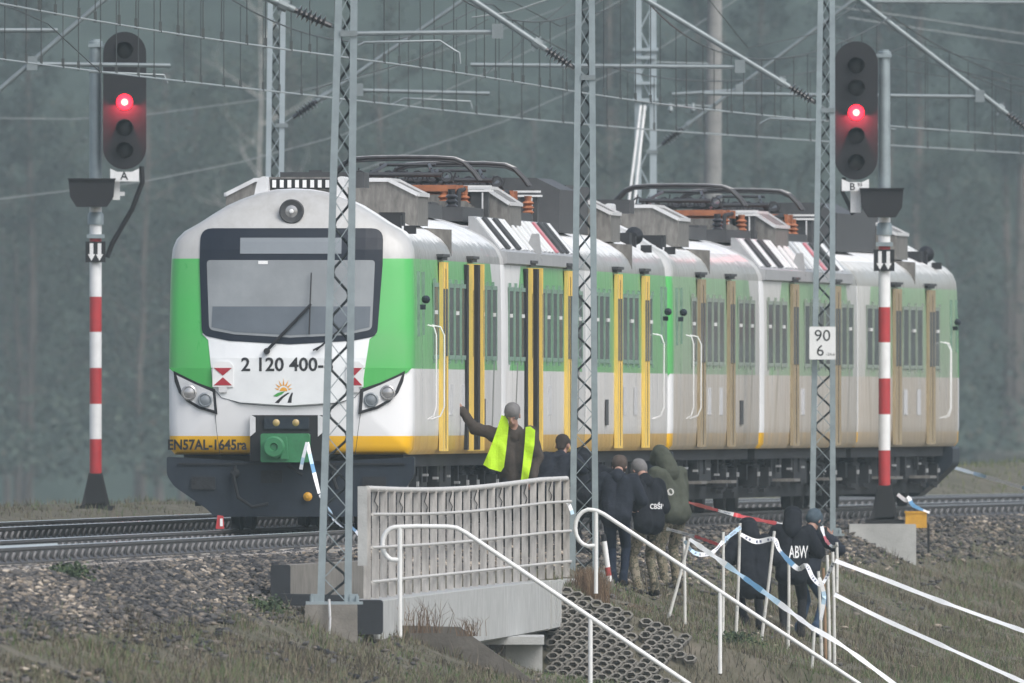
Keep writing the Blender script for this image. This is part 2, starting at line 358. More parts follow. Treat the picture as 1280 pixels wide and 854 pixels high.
# ------------------------------------------------------------------ train
def paint_body():
    """railcar livery: yellow sill, white, green, pale roof; slanted white flashes at car ends; grime on the sides (amount from the object colour)"""
    m = bpy.data.materials.new('railcar_livery'); m.use_nodes = True
    n = m.node_tree.nodes; l = m.node_tree.links; b = n['Principled BSDF']
    tc = n.new('ShaderNodeTexCoord'); sx = n.new('ShaderNodeSeparateXYZ'); l.new(tc.outputs['Object'], sx.inputs[0])
    ge = n.new('ShaderNodeNewGeometry'); oi = n.new('ShaderNodeObjectInfo')
    tn = n.new('ShaderNodeVectorTransform'); tn.vector_type = 'NORMAL'; tn.convert_from = 'WORLD'; tn.convert_to = 'OBJECT'; l.new(ge.outputs['True Normal'], tn.inputs[0])
    sn = n.new('ShaderNodeSeparateXYZ'); l.new(tn.outputs[0], sn.inputs[0])
    def math_(op, a, c=None, d=None):
        k = n.new('ShaderNodeMath'); k.operation = op
        for i, v in enumerate((a, c, d)):
            if v is None: continue
            if isinstance(v, (int, float)): k.inputs[i].default_value = v
            else: l.new(v, k.inputs[i])
        return k.outputs[0]
    def mix(f, a, c):
        k = n.new('ShaderNodeMix'); k.data_type = 'RGBA'
        for i, v in ((0, f), (6, a), (7, c)):
            if isinstance(v, tuple): k.inputs[i].default_value = (*v, 1)
            elif isinstance(v, (int, float)): k.inputs[i].default_value = v
            else: l.new(v, k.inputs[i])
        return k.outputs[2]
    z = sx.outputs[2]; y = sx.outputs[1]
    col_ = mix(math_('GREATER_THAN', z, 1.105), (.84, .47, .012), (.74, .75, .76))
    col_ = mix(math_('MULTIPLY', math_('GREATER_THAN', z, 1.90), math_('LESS_THAN', z, 3.20)), col_, (.065, .40, .09))
    fmp = n.new('ShaderNodeMapping'); fmp.inputs['Scale'].default_value = (2, 2.2, .5); l.new(tc.outputs['Object'], fmp.inputs[0])
    fine = n.new('ShaderNodeTexNoise'); fine.inputs['Scale'].default_value = 4; fine.inputs['Detail'].default_value = 5; l.new(fmp.outputs[0], fine.inputs['Vector'])
    fl = n.new('ShaderNodeAttribute'); fl.attribute_name = 'flash'; fl.attribute_type = 'OBJECT'   # length of car, 0 without
    sc_ = n.new('ShaderNodeSeparateColor'); l.new(oi.outputs['Color'], sc_.inputs[0])
    L = math_('MULTIPLY', sc_.outputs[1], 100)
    slope = math_('MULTIPLY', math_('MAXIMUM', math_('SUBTRACT', z, 1.6), 0), 2.4)
    endA = math_('GREATER_THAN', y, math_('SUBTRACT', L, math_('ADD', math_('MULTIPLY', slope, .45), .7)))
    endB = math_('MULTIPLY', math_('LESS_THAN', y, math_('ADD', slope, .8)), math_('GREATER_THAN', sc_.outputs[2], .5))
    fm = math_('MULTIPLY', math_('MAXIMUM', endA, endB), math_('GREATER_THAN', z, 1.5))
    col_ = mix(math_('MULTIPLY', fm, math_('LESS_THAN', z, 3.2)), col_, (.70, .71, .72))
    for q, w_ in ((math_('SUBTRACT', L, math_('ADD', 2.9, math_('MULTIPLY', z, -.55))), endA), (math_('ADD', 2.1, math_('MULTIPLY', z, .75)), endB)):
        ln = math_('MULTIPLY', math_('LESS_THAN', math_('ABSOLUTE', math_('SUBTRACT', y, q)), .17), math_('MULTIPLY', math_('LESS_THAN', z, 2.0), math_('GREATER_THAN', z, 1.11)))
        if w_ is endB: ln = math_('MULTIPLY', ln, math_('GREATER_THAN', sc_.outputs[2], .5))
        col_ = mix(ln, col_, (.15, .17, .18))
    # pale roof
    edge = math_('ADD', 3.43, math_('MULTIPLY', math_('SUBTRACT', fine.outputs[0], .5), .30))
    onside = math_('GREATER_THAN', y, .9)
    roofc = mix(math_('MULTIPLY', onside, math_('LESS_THAN', z, edge)), (.90, .90, .89), (.20, .21, .215))
    roofc = mix(onside, (.43, .435, .43), roofc)
    col_ = mix(math_('GREATER_THAN', z, 3.2), col_, roofc)
    # grime
    mp = n.new('ShaderNodeMapping'); mp.inputs['Scale'].default_value = (1, 1, .22); l.new(tc.outputs['Object'], mp.inputs[0])
    nz = n.new('ShaderNodeTexNoise'); nz.inputs['Scale'].default_value = 3.0; nz.inputs['Detail'].default_value = 8; nz.inputs['Roughness'].default_value = .75; l.new(mp.outputs[0], nz.inputs['Vector'])
    n2 = n.new('ShaderNodeTexNoise'); n2.inputs['Scale'].default_value = 1.2; n2.inputs['Detail'].default_value = 5; l.new(tc.outputs['Object'], n2.inputs['Vector'])
    side = math_('MULTIPLY', math_('SUBTRACT', 1.0, math_('MULTIPLY', math_('GREATER_THAN', z, 1.9), .08)), math_('GREATER_THAN', math_('ABSOLUTE', sn.outputs[0]), .45))
    side = math_('MULTIPLY', side, math_('GREATER_THAN', y, .6))
    amt = math_('MULTIPLY', sc_.outputs[0], side)
    low = math_('SUBTRACT', 1.5, math_('MULTIPLY', z, .22))
    gr = math_('MULTIPLY', math_('MULTIPLY', amt, low), math_('ADD', math_('MULTIPLY', nz.outputs[0], 1.6), .1)); gr = math_('MINIMUM', gr, .92)
    col_ = mix(gr, col_, mix(math_('GREATER_THAN', z, 1.9), (.40, .35, .285), (.33, .33, .29)))
    front = math_('MULTIPLY', math_('SUBTRACT', n2.outputs[0], .42), .55); front = math_('MAXIMUM', front, math_('MULTIPLY', math_('MULTIPLY', math_('SUBTRACT', z, 3.55), 1.1), math_('SUBTRACT', nz.outputs[0], .18)))
    roofd = math_('MULTIPLY', math_('GREATER_THAN', z, 3.2), math_('MAXIMUM', math_('MULTIPLY', math_('SUBTRACT', nz.outputs[0], .42), 2.0), 0))
    col_ = mix(math_('MINIMUM', math_('ADD', front, math_('MULTIPLY', roofd, .8)), .8), col_, (.26, .25, .23))
    l.new(col_, b.inputs['Base Color'])
    rr = n.new('ShaderNodeMapRange'); l.new(nz.outputs[0], rr.inputs[0]); rr.inputs[1].default_value = .3; rr.inputs[2].default_value = .7; rr.inputs[3].default_value = .22; rr.inputs[4].default_value = .5
    l.new(rr.outputs[0], b.inputs['Roughness'])
    return m
M['body'] = paint_body()
M['front_white'] = mat('front_white_paint', (.75, .775, .785), .3, 0, .14, 2.2, coat=.2)
M['front_green'] = mat('front_green_paint', (.065, .40, .09), .3, 0, .12, 3, coat=.2)
M['glass_frame'] = mat('windscreen_surround', (.012, .017, .028), .35, 0, .15, 4, spec=.2)
M['glass'] = mat('windscreen_glass', (.25, .27, .28), .14, 0, .25, 1.6)
M['glass_low'] = mat('dashboard_behind_glass', (.11, .13, .15), .14, 0, .2, 3)  # darker tone of the dashboard seen through the glass
M['display'] = mat('destination_display', (.20, .225, .245), .18, 0, .1, 4)
M['win'] = mat('side_window_glass', (.02, .03, .035), .18, 0, .2, 3)
M['winframe'] = mat('grimy_window_frame', (.20, .32, .25), .5, 0, .35, 7)
M['winframe2'] = mat('faded_window_frame', (.27, .32, .27), .6, 0, .35, 7)
M['door_y'] = mat('door_yellow', (.80, .56, .10), .55, 0, .35, 5, c2=(.55, .41, .13), stretch=(2, 2, .5))
M['door_old'] = mat('door_yellow_faded', (.37, .305, .19), .7, 0, .4, 5, c2=(.22, .17, .11), stretch=(2, 2, .5))
M['apron'] = mat('slate_apron', (.017, .025, .037), .55, 0, .35, 4, .1, .3)
M['under'] = mat('underframe_grime', (.014, .016, .020), .8, 0, .5, 6, .3)
M['bellow'] = mat('rubber_gangway', (.03, .03, .032), .8, 0, .3, 6)
M['roofbox'] = mat('stained_roof_casing', (.21, .205, .19), .65, 0, .5, 5, .1, c2=(.075, .07, .065), stretch=(3, 3, .8))
M['roofbox_dark'] = mat('dark_roof_casing', (.05, .052, .056), .6, 0, .35, 6, .1)
M['trim'] = mat('pale_casing_edge', (.62, .63, .64), .45, 0, .2, 6)
M['stencil'] = mat('faded_stencil', (.40, .40, .41), .6, 0, .5, 14, c2=(.62, .62, .62))
M['skirt'] = mat('grey_casing_skirt', (.36, .37, .38), .5, 0, .25, 5)
M['orange'] = mat('rust_orange_frame', (.42, .15, .06), .75, 0, .5, 9, .2, c2=(.20, .075, .04))
M['panto'] = mat('pantograph_tube', (.045, .045, .05), .45, .3, .4, 9)
M['panto_bow'] = mat('collector_strip', (.45, .45, .46), .4, .3, .4, 9)
M['headlamp'] = mat('lamp_reflector', (.42, .42, .42), .2, .5, .3, 14)
M['lamp_warm'] = mat('small_amber_lamp', (.42, .31, .13), .3, 0, .2, 9)
M['coupler'] = mat('coupler_green', (.03, .19, .075), .55, 0, .3, 8, .1)
M['text'] = mat('black_lettering', (.012, .012, .014), .5, 0, .1, 9)
M['logo_o'] = mat('logo_orange', (.70, .33, .03), .5, 0, .1, 9); M['logo_g'] = mat('logo_green', (.05, .30, .06), .5, 0, .1, 9)
M['refl_red'] = mat('reflector_red', (.36, .015, .03), .4, 0, .15, 9)
M['pinkish'] = mat('red_signal_reflection_paint', (.62, .20, .23), .5, 0, .3, 6)  # the red signal's reflection on the wet roof, put into a slat colour

FX = lambda x: (x-362)/106.0          # photo pixel on the front face -> metres
FZ = lambda y: CH+(HY-y)/106.0
def fq(pts): return [(FX(x), FZ(y)) for x, y in pts]
def front_y(v, w_):
    return .20*(v/1.44)**2*abs(v/1.44)+max(0, w_-2.0)*.20+max(0, w_-3.2)**2*.55
DOME = [(1.38, .885), (1.435, .95), (1.448, 1.2), (1.45, 1.9), (1.447, 2.6), (1.44, 3.0), (1.432, 3.2), (1.42, 3.32), (1.375, 3.43), (1.28, 3.525), (1.11, 3.62), (.95, 3.725), (.78, 3.83), (.64, 3.895), (.51, 3.945), (.36, 3.99), (.2, 4.02), (0, 4.03)]
ROOF = [(1.38, .885), (1.435, .95), (1.448, 1.2), (1.45, 1.9), (1.447, 2.6), (1.44, 3.0), (1.432, 3.2), (1.42, 3.29), (1.38, 3.38), (1.30, 3.47), (1.17, 3.56), (1.0, 3.645), (.82, 3.71), (.66, 3.755), (.5, 3.79), (.33, 3.815), (.17, 3.825), (0, 3.83)]
def ring(prof): return [(a, b) for a, b in prof]+[(-a, b) for a, b in prof[-2::-1]]
def body_mesh(L, cab):
    mb = MB(); rings = []
    D, Rf = ring(DOME), ring(ROOF); n = len(D)
    if cab:
        for s_, dy in ((.12, 0), (.3, 0), (.5, 0), (.68, 0), (.82, 0), (.92, .0), (.965, .02), (.988, .07), (1, .17)):
            rr = []
            for a, b in D:
                v, w_ = a*s_, 2.2+(b-2.2)*s_
                rr.append((v, front_y(v, w_)+dy, w_))
            rings.append(rr)
        rings.append([(a, 1.75+max(0, b-3.3)*.5, b) for a, b in D])
        rings.append([(a, 2.3, b) for a, b in Rf])
    else:
        rings.append([(a*.3, 0, 2.2+(b-2.2)*.3) for a, b in Rf]); rings.append([(a*.985, 0, 2.2+(b-2.2)*.985) for a, b in Rf]); rings.append([(a, .06, b) for a, b in Rf])
    for yy in (6, 12, 17, L-.06): rings.append([(a, yy, b) for a, b in Rf])
    rings.append([(a*.985, L, 2.2+(b-2.2)*.985) for a, b in Rf]); rings.append([(a*.3, L, 2.2+(b-2.2)*.3) for a, b in Rf])
    for rr in rings: mb.v += rr
    k = len(rings)
    mb.f = [(i*n+j, i*n+(j+1) % n, (i+1)*n+(j+1) % n, (i+1)*n+j) for i in range(k-1) for j in range(n)]
    mb.f += [tuple(range(n)), tuple(range((k-1)*n, k*n))]; mb.m = [0]*len(mb.f)
    return mb.mesh('car_body', M['body'], True)
def patch(name, poly, m, parent, eps=.006, cut=.14, thick=.02, smooth=True):
    """a panel lying on the curved front, poly in (v,w)"""
    bm = bmesh.new(); vs = [bm.verts.new((a, 0, b)) for a, b in poly]; bm.faces.new(vs)
    los = [min(p[i] for p in poly) for i in (0, 1)]; his = [max(p[i] for p in poly) for i in (0, 1)]
    for ax in (0, 1):
        t = los[ax]+cut
        while t < his[ax]-.02:
            no = (1, 0, 0) if ax == 0 else (0, 0, 1); pt = (t, 0, 0) if ax == 0 else (0, 0, t)
            bmesh.ops.bisect_plane(bm, geom=bm.verts[:]+bm.edges[:]+bm.faces[:], plane_co=pt, plane_no=no); t += cut
    for v in bm.verts: v.co.y = front_y(v.co.x, v.co.z)-eps
    be = [e for e in bm.edges if len(e.link_faces) == 1]
    r_ = bmesh.ops.extrude_edge_only(bm, edges=be)
    for v in r_['geom']:
        if isinstance(v, bmesh.types.BMVert): v.co.y += thick
    bmesh.ops.recalc_face_normals(bm, faces=bm.faces)
    me = bpy.data.meshes.new(name); bm.to_mesh(me); bm.free(); me.materials.append(m)
    return put(name, me, parent)
def rnd_poly(pts, radii, n=5):
    out = []; k = len(pts)
    for i, p in enumerate(pts):
        r = radii[i] if isinstance(radii, (list, tuple)) else radii
        p = Vector(p); a = Vector(pts[i-1])-p; c = Vector(pts[(i+1) % k])-p
        if r <= 0: out.append(tuple(p)); continue
        r = min(r, a.length*.48, c.length*.48); s = p+a.normalized()*r; e = p+c.normalized()*r
        for j in range(n+1):
            t = j/n; q = s*(1-t)**2+p*2*t*(1-t)+e*t*t; out.append(tuple(q))
    return out
def on_front(v, w_, eps=.02): return Vector((v, front_y(v, w_)-eps, w_))

def front_details(car, texts=True):
    ff = lambda name, pts, m, eps=.006, **k: patch(name, fq(pts), m, car, eps, **k)
    # white mask and green corner panels
    ff('front_panel', [(251, 417), (259, 425), (266, 487), (276, 497), (300, 503), (361, 507), (423, 503), (443, 497), (452, 487), (461, 424), (470, 417)], M['front_white'], .006)
    ff('corner_panel', [(209, 460), (266, 460), (266, 487), (240, 477), (216, 466)], M['front_green'], .006)
    ff('corner_panel', [(514, 460), (508, 466), (484, 477), (452, 487), (452, 460)], M['front_green'], .006)
    # panel seam
    mb = MB(); pts = [on_front(FX(x), FZ(y), .004) for x, y in [(267, 487), (276, 497), (300, 504), (330, 507), (361, 508), (392, 507), (423, 504), (443, 497), (452, 487)]]
    mb.tube(pts, .004, 6)
    for pp in ([(268, 517), (270, 540), (275, 574)], [(450, 517), (447, 540), (443, 574)]): mb.tube([on_front(FX(x), FZ(y), .002) for x, y in pp], .0035, 6)
    mb.build('panel_seam', M['apron'], car)
    ff('windscreen_surround', rnd_poly([(247.5, 285), (476.5, 285), (476.5, 330), (470.5, 420), (440, 426), (362, 430.5), (285, 426), (251, 419), (247, 330)], [15, 15, 0, 9, 0, 0, 0, 9, 0]), M['glass_frame'], .014)
    ws = ff('windscreen', rnd_poly([(256, 325), (467, 325), (464, 412), (430, 419), (362, 422), (292, 418), (260, 412)], [5, 5, 6, 0, 0, 0, 6]), M['glass'], .020)
    patch('dashboard_band', fq([(264, 383), (462, 383), (461, 409), (430, 416), (362, 419), (292, 415), (263, 409)]), M['glass_low'], ws, .024)
    patch('ceiling_lamp', fq([(321, 326), (333, 326), (333, 330), (321, 330)]), M['white'], ws, .024)
    ff('destination_display', [(298, 297), (425, 297), (425, 317), (298, 317)], M['display'], .018)
    # wipers
    mb = MB()
    for a, b in (((331, 440), (388, 380)), ((336, 436), (387, 382))): mb.tube([on_front(FX(a[0]), FZ(a[1]), .06), on_front(FX(b[0]), FZ(b[1]), .08)], .016, 6)
    mb.tube([on_front(FX(388), FZ(341), .07), on_front(FX(387), FZ(380), .09), on_front(FX(386), FZ(418), .07)], .009, 6)
    mb.lathe([(.035, -.08), (.04, 0)], on_front(FX(333), FZ(439), .01), 'y', 10); mb.build('wiper', M['black'], car)
    mb = MB()
    mb.tube([on_front(FX(395), FZ(438), .06), on_front(FX(440), FZ(398), .08)], .011, 6); mb.tube([on_front(FX(391), FZ(438), .05), on_front(FX(404), FZ(431), .06)], .012, 6)
    mb.build('wiper', M['black'], car)
    # top lamp
    c = on_front(FX(361.5), FZ(264), .055); lp = MB().lathe([(.145, .12), (.145, -.045), (.132, -.055), (.122, -.05)], c, 'y', 28).build('top_headlamp', M['roofbox_dark'], car, True)
    MB().lathe([(.122, -.035), (.095, -.045), (.05, -.055), (.012, -.058)], c, 'y', 24).build('lamp_glass', M['headlamp'], lp, True)
    MB().lathe([(.028, -.055), (.022, -.07), (.01, -.074)], c, 'y', 12).build('bulb', M['white'], lp, True)
    # headlamp clusters
    for s_, outer, inner, l1, l2 in ((1, [(215, 463.5), (224, 468), (246, 478.5), (268, 486.5), (271, 518), (247, 511), (232, 502), (222, 491), (216.5, 477)], [(219, 469), (242, 480), (265, 490), (267, 513), (249, 508), (235, 500), (226, 490)], (235, 491), (255.5, 500)),
                                    (-1, [(505.5, 463.5), (497, 468), (474, 478.5), (450, 486.5), (447.5, 518), (472, 511), (487, 502), (497, 491), (503, 477)], [(501.5, 469), (478, 480), (454, 490), (452, 513), (470, 508), (484, 500), (493, 490)], (484, 491), (463.5, 500))):
        h = ff('headlight', outer, M['black'], .022, cut=.3); patch('reflector_bowl', fq(inner), M['trim'], h, .027, cut=.3)
        for (x, y), r_, mm in ((l1, .092, M['headlamp']), (l2, .088, M['display'])):
            c = on_front(FX(x), FZ(y), .03)
            MB().lathe([(r_, .02), (r_, -.022), (r_-.018, -.03), (r_-.025, -.015), (.03, -.03), (.008, -.033)], c, 'y', 22).build('lamp', mm, h, True)
    # red and white end-of-train boards
    for x0, x1, y0, y1 in ((265, 291, 452, 487), (432, 454, 452, 487)):
        v0, v1, w1, w0 = FX(x0), FX(x1), FZ(y0), FZ(y1); cx = (v0+v1)/2; cz = (w0+w1)/2-.01; yy = front_y(cx, cz)-.035
        bd = MB().prism([(v0, w0+.03), (v0, w1-.05), (v0+.05, w1), (v1-.05, w1), (v1, w1-.05), (v1, w0+.03)], yy, yy+.03).build('tail_board', M['white'], car)
        mb = MB(); mb.prism([(v0+.015, w1-.075), (cx, cz+.01), (v1-.015, w1-.075)], yy-.006, yy-.002); mb.prism([(v0+.015, w0+.05), (v1-.015, w0+.05), (cx, cz-.01)], yy-.006, yy-.002)
        mb.build('red_triangle', M['refl_red'], bd)
        MB().box((cx-.05, yy-.002, w0-.035), (cx+.05, yy+.03, w0+.028)).build('bracket', M['trim'], bd)
    # coupler bay
    ff('coupler_bay_painted_shade', [(314, 519), (403, 519), (401, 540), (411, 546), (411, 577), (312, 577), (312, 546), (318, 540)], M['black_matt'], .010)  # shade of the recess painted as a dark panel lying on the nose
    mb = MB()
    for x0, x1 in ((312, 319), (397, 404)): mb.prism(fq([(x0, 518), (x1, 522), (x1, 540), (x0, 546)]), front_y(.5, 1.3)-.03, front_y(.5, 1.3)-.004)
    mb.build('bay_jamb', M['trim'], car)
    yy = front_y(0, 1)-.02
    cp = MB().prism(rnd_poly(fq([(327, 542), (388, 542), (388, 578), (327, 578)]), .03), yy-.30, yy).build('coupler', M['coupler'], car, True)
    MB().lathe([(.13, 0), (.13, -.08), (.11, -.10), (.05, -.10), (.04, -.07)], (FX(344), yy-.30, FZ(559)), 'y', 20).build('coupling_cone', M['coupler'], cp, True)
    MB().prism(rnd_poly(fq([(352, 546), (360, 546), (362, 574), (352, 574)]), .02), yy-.35, yy-.3).build('latch_plate', M['coupler'], cp, True)
    for x in (345, 369.5):
        MB().lathe([(.042, .0), (.042, -.03), (.022, -.045)], (FX(x), front_y(0, 1.3)-.012, FZ(528.5)), 'y', 14).build('marker_lamp', M['lamp_warm'], car, True)
    mb = MB(); mb.box((FX(330), yy-.02, FZ(536)), (FX(386), yy+.01, FZ(522))); mb.build('connector_box', M['apron'], car)
    # hoses
    for xs in ([(293, 582), (292, 600), (297, 622), (315, 634), (335, 630)], [(418, 582), (417, 600), (421, 612)]):
        mb = MB(); mb.tube([(FX(x), -.03, FZ(y)) for x, y in xs], .022, 7); mb.lathe([(.05, .08), (.06, -.07), (.03, -.10)], (FX(xs[0][0]), .05, FZ(592)), 'y', 10); mb.build('brake_hose', M['under'], car, True)
    mb = MB()
    mb.tube([(FX(360), -.1, FZ(582)), (FX(372), -.12, FZ(590)), (FX(378), -.1, FZ(594))], .018, 6)
    mb.build('air_pipe', M['under'], car, True)
    # apron
    ap = rnd_poly([(FX(207), FZ(571)), (FX(207), FZ(594)), (FX(216), FZ(608)), (FX(258), FZ(637)), (FX(266), FZ(646)), (FX(458), FZ(646)), (FX(466), FZ(637)), (FX(508), FZ(608)), (FX(517), FZ(594)), (FX(517), FZ(571)), (FX(411), FZ(577)), (FX(362), FZ(579)), (FX(312), FZ(577))], [.03, .05, .05, .05, .02, .02, .05, .05, .05, .03, 0, 0, 0])
    a_ = MB().prism(ap, .10, .42).build('apron', M['apron'], car, False)
    for x0, x1, y0, y1 in ((238, 268, 596, 612), (325, 352, 588, 604), (452, 482, 596, 616)): MB().prism(rnd_poly(fq([(x0, y0), (x1, y0), (x1, y1), (x0, y1)]), .02), .07, .1).build('apron_fitting', M['under'], a_)
    MB().beam((FX(222), .085, FZ(580)), (FX(505), .085, FZ(580)), .02, .03).build('apron_lip', M['under'], a_)
    MB().lathe([(.05, .02), (.055, -.06), (.02, -.09)], (FX(384), .1, FZ(621)), 'y', 10).build('plug', M['yellow'], a_, True)
    if texts:
        on = lambda p: on_front(p.x, p.z, .0095)
        lettering('2 120 400-8', (FX(358.5), 0, FZ(455.5)), 1.085, .165, M['text'], car, .02, on, 'fleet_number')
        lettering('EN57AL-1645ra', (FX(258), 0, FZ(556.0)), .945, .130, M['text'], car, .03, lambda p: on_front(p.x, p.z, .004), 'class_number')
        # emblem: sun rays over a road
        mb = MB()
        for k in range(7):
            th = R(15+25*k); c = (FX(354), FZ(488.5)); r0, r1 = .06, .10+.045*math.sin(math.pi*(k+.5)/7)
            a = (c[0]+r0*math.cos(th), c[1]+r0*math.sin(th)); b = (c[0]+r1*math.cos(th), c[1]+r1*math.sin(th)); q = (-math.sin(th)*.012, math.cos(th)*.012)
            mb.add([on_front(*p, .0095) for p in ((a[0]+q[0], a[1]+q[1]), (b[0], b[1]), (a[0]-q[0], a[1]-q[1]))], [(0, 1, 2)])
        hc = [(FX(354)+.045*math.cos(R(t)), FZ(489)+.045*math.sin(R(t))) for t in range(0, 181, 20)]
        mb.add([on_front(*p, .0095) for p in hc], [tuple(range(len(hc)))]); em = mb.build('emblem', M['logo_o'], car)
        gl = fq([(341, 495), (347, 491), (356, 489), (352, 493), (346, 496)]); MB().add([on_front(*p, .0095) for p in gl], [tuple(range(5))]).build('leaf', M['logo_g'], em)
        mb = MB()
        for q in ([(343, 503.5), (351, 496), (359, 491), (362, 491), (354, 497), (348, 504)], [(359, 503.5), (361, 497), (364, 491), (366, 491), (364.5, 497), (364, 503.5)]):
            mb.add([on_front(*p, .0095) for p in fq(q)], [tuple(range(6))])
        mb.build('road_lines', M['text'], em)

CM = {}
def cached(key, fn):
    if key not in CM: CM[key] = fn()
    return CM[key]
def side_window(car, u, sd, wf, latch, wlen=1.18):
    k = 1.45*sd
    def fr():
        mb = MB(); o = [(0, 2.04), (wlen, 2.04), (wlen, 2.93), (0, 2.93)]; t = .05
        mb.box((0, 0, 2.02), (.016*sd, t, 2.93)); mb.box((0, wlen-t, 2.02), (.016*sd, wlen, 2.93)); mb.box((0, t, 2.02), (.016*sd, wlen-t, 2.02+t)); mb.box((0, t, 2.93-t), (.016*sd, wlen-t, 2.93))
        mb.box((0, t, 2.93), (.034*sd, t+.06, 2.98)); mb.box((0, t, 1.97), (.030*sd, t+.05, 2.02)); return mb.mesh('window', wf)
    w_ = put('window', cached(('wf', sd, wf.name, wlen), fr), car, (k, u, 0))
    put('pane', cached(('wp', sd, wlen), lambda: MB().box((0, .05, 2.07), (.008*sd, wlen-.05, 2.88)).mesh('pane', M['win'])), w_)
    if latch: put('latch', cached(('wl', sd), lambda: MB().box((0, .35, 2.555), (.038*sd, .43, 2.60)).mesh('latch', M['white'])), w_)
def leaf(car, u, sd, dm, wid=.62, out=.048, edge=False):
    k = 1.45*sd
    def lf():
        mb = MB(); mb.box((0, 0, .92), (out*sd, .07, 3.18)); mb.box((0, wid-.07, .92), (out*sd, wid, 3.18))
        mb.box((0, .07, .92), (out*.8*sd, wid-.07, 2.06)); mb.box((0, .07, 2.86), (out*.8*sd, wid-.07, 3.18)); return mb.mesh('door_leaf', dm)
    d = put('door_leaf', cached(('lf', sd, dm.name, wid, out), lf), car, (k, u, 0))
    put('pane', cached(('lp', sd, wid, out), lambda: MB().box((0, .07, 2.06), (out*.98*sd, wid-.07, 2.86)).mesh('pane', M['win'])), d)
    if out == .048 and wid == .62 and edge: put('rubber_edge', cached(('lr', sd, wid), lambda: MB().box((0, -.012, .95), (out*1.12*sd, 0, 3.1)).mesh('rubber_edge', M['black_matt'])), d)
def door(car, u, sd, dm, opened):
    k = 1.45*sd
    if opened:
        put('doorway_painted_dark', cached(('dw', sd), lambda: MB().box((-.01*sd, 0, .93), (.028*sd, .45, 3.17)).mesh('doorway_painted_dark', M['black_matt'])), car, (k, u-.95, 0))  # dark interior painted as a black block standing proud of the side
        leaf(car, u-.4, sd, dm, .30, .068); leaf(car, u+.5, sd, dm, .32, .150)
        put('doorway_painted_dark', cached(('dw2', sd), lambda: MB().box((-.01*sd, 0, .93), (.118*sd, .5, 3.17)).mesh('doorway_painted_dark', M['black_matt'])), car, (k, u-.08, 0))
    else:
        leaf(car, u, sd, dm); leaf(car, u+.66, sd, dm, edge=True)
    put('door_hood', cached(('dh', sd), lambda: MB().box((-.02*sd, 0, 3.24), (.07*sd, 1.5, 3.275)).box((-.02*sd, .1, 3.205), (.045*sd, 1.4, 3.24)).mesh('door_hood', M['roofbox_dark'])), car, (k-.01*sd, u-.1, 0))
    put('footstep', cached(('fs', sd), lambda: MB().box((-.3*sd, 0, .42), (.06*sd, 1.3, .46)).mesh('footstep', M['roofbox'])), car, (k, u, 0))
def grab_rails(car, u, sd):
    k = 1.45*sd
    for dy, o in ((0, .10), (.9, .15)):
        mb = MB(); mb.tube([(k, u+dy, 2.42), (k+o*.7*sd, u+dy, 2.40), (k+o*sd, u+dy, 2.30), (k+o*sd, u+dy, 1.45), (k+o*.7*sd, u+dy, 1.34), (k, u+dy, 1.30)], .010, 7)
        mb.build('grab_rail', M['white'], car, True)
def louvre_flank(car, L, sd):
    """raised, sloping casing with air intakes along the middle car's shoulder"""
    pr = [(1.0*sd, 3.60), (1.0*sd, 3.80), (1.06*sd, 3.80), (1.40*sd, 3.38), (1.475*sd, 3.36), (1.475*sd, 3.22), (1.40*sd, 3.20)]
    f = MB().prism(pr, .35, L-1.5).build('intake_casing', M['skirt'], car)
    fb = [(1.40*sd, 3.383), (1.478*sd, 3.362), (1.478*sd, 3.225), (1.478*sd, 3.225)]
    MB().prism([(1.405*sd, 3.376), (1.482*sd, 3.363), (1.482*sd, 3.222), (1.45*sd, 3.21)], .5, L-1.6).build('casing_skirt', M['skirt'], f)
    d = Vector((.34*sd, 0, -.42)).normalized(); nrm = Vector((.42*sd, 0, .34)).normalized()
    def slat(u, wd, m, h=.03):
        mb = MB(); a = Vector((1.065*sd, u, 3.795))+d*.02; b = a+d*.49
        mb.add([a, a+Vector((0, wd, 0)), b+Vector((0, wd, 0)), b]+[p+nrm*h for p in (a, a+Vector((0, wd, 0)), b+Vector((0, wd, 0)), b)], [(0, 1, 2, 3), (4, 5, 6, 7), (0, 1, 5, 4), (1, 2, 6, 5), (2, 3, 7, 6), (3, 0, 4, 7)])
        mb.build('slat', m, f)
    u = .7
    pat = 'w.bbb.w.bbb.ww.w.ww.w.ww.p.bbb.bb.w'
    for ch in pat:
        if ch == 'b': slat(u, .15, M['roofbox_dark'], .035); u += .33
        elif ch == 'w': slat(u, .55, M['white'], .022); u += .8
        elif ch == 'p': slat(u, .55, M['pinkish'], .022); u += .8  # pink slat paints in the signal's reflection
        else: u += .45
        if u > L-2.2: break
    MB().prism([(1.30*sd, 3.45), (1.36*sd, 3.62), (1.45*sd, 3.62), (1.49*sd, 3.30), (1.40*sd, 3.28)], L*.42, L*.42+.1).build('bracket', M['skirt'], f)
def roof_unit(car, u, ln=2.4, top=4.19, hw=.84, m=None):
    low = 3.99 if top > 4.1 else top-.2; base = 3.62
    pr = [(-1.15, base), (-1.15, low), (-hw, top), (hw, top), (1.15, low), (1.15, base)]
    b = MB().prism(pr, u, u+ln).build('roof_unit', m or M['roofbox'], car)
    mb = MB()
    for p, q in zip(pr[1:], pr[2:-1]): mb.beam((p[0], u-.012, p[1]), (q[0], u-.012, q[1]), .045, .05); mb.beam((p[0], u+ln, p[1]), (q[0], u+ln, q[1]), .045, .05)
    for p in pr[1:-1]: mb.beam((p[0], u, p[1]), (p[0], u+ln, p[1]), .045, .045)
    mb.build('edge_trim', M['trim'], b)
    return b
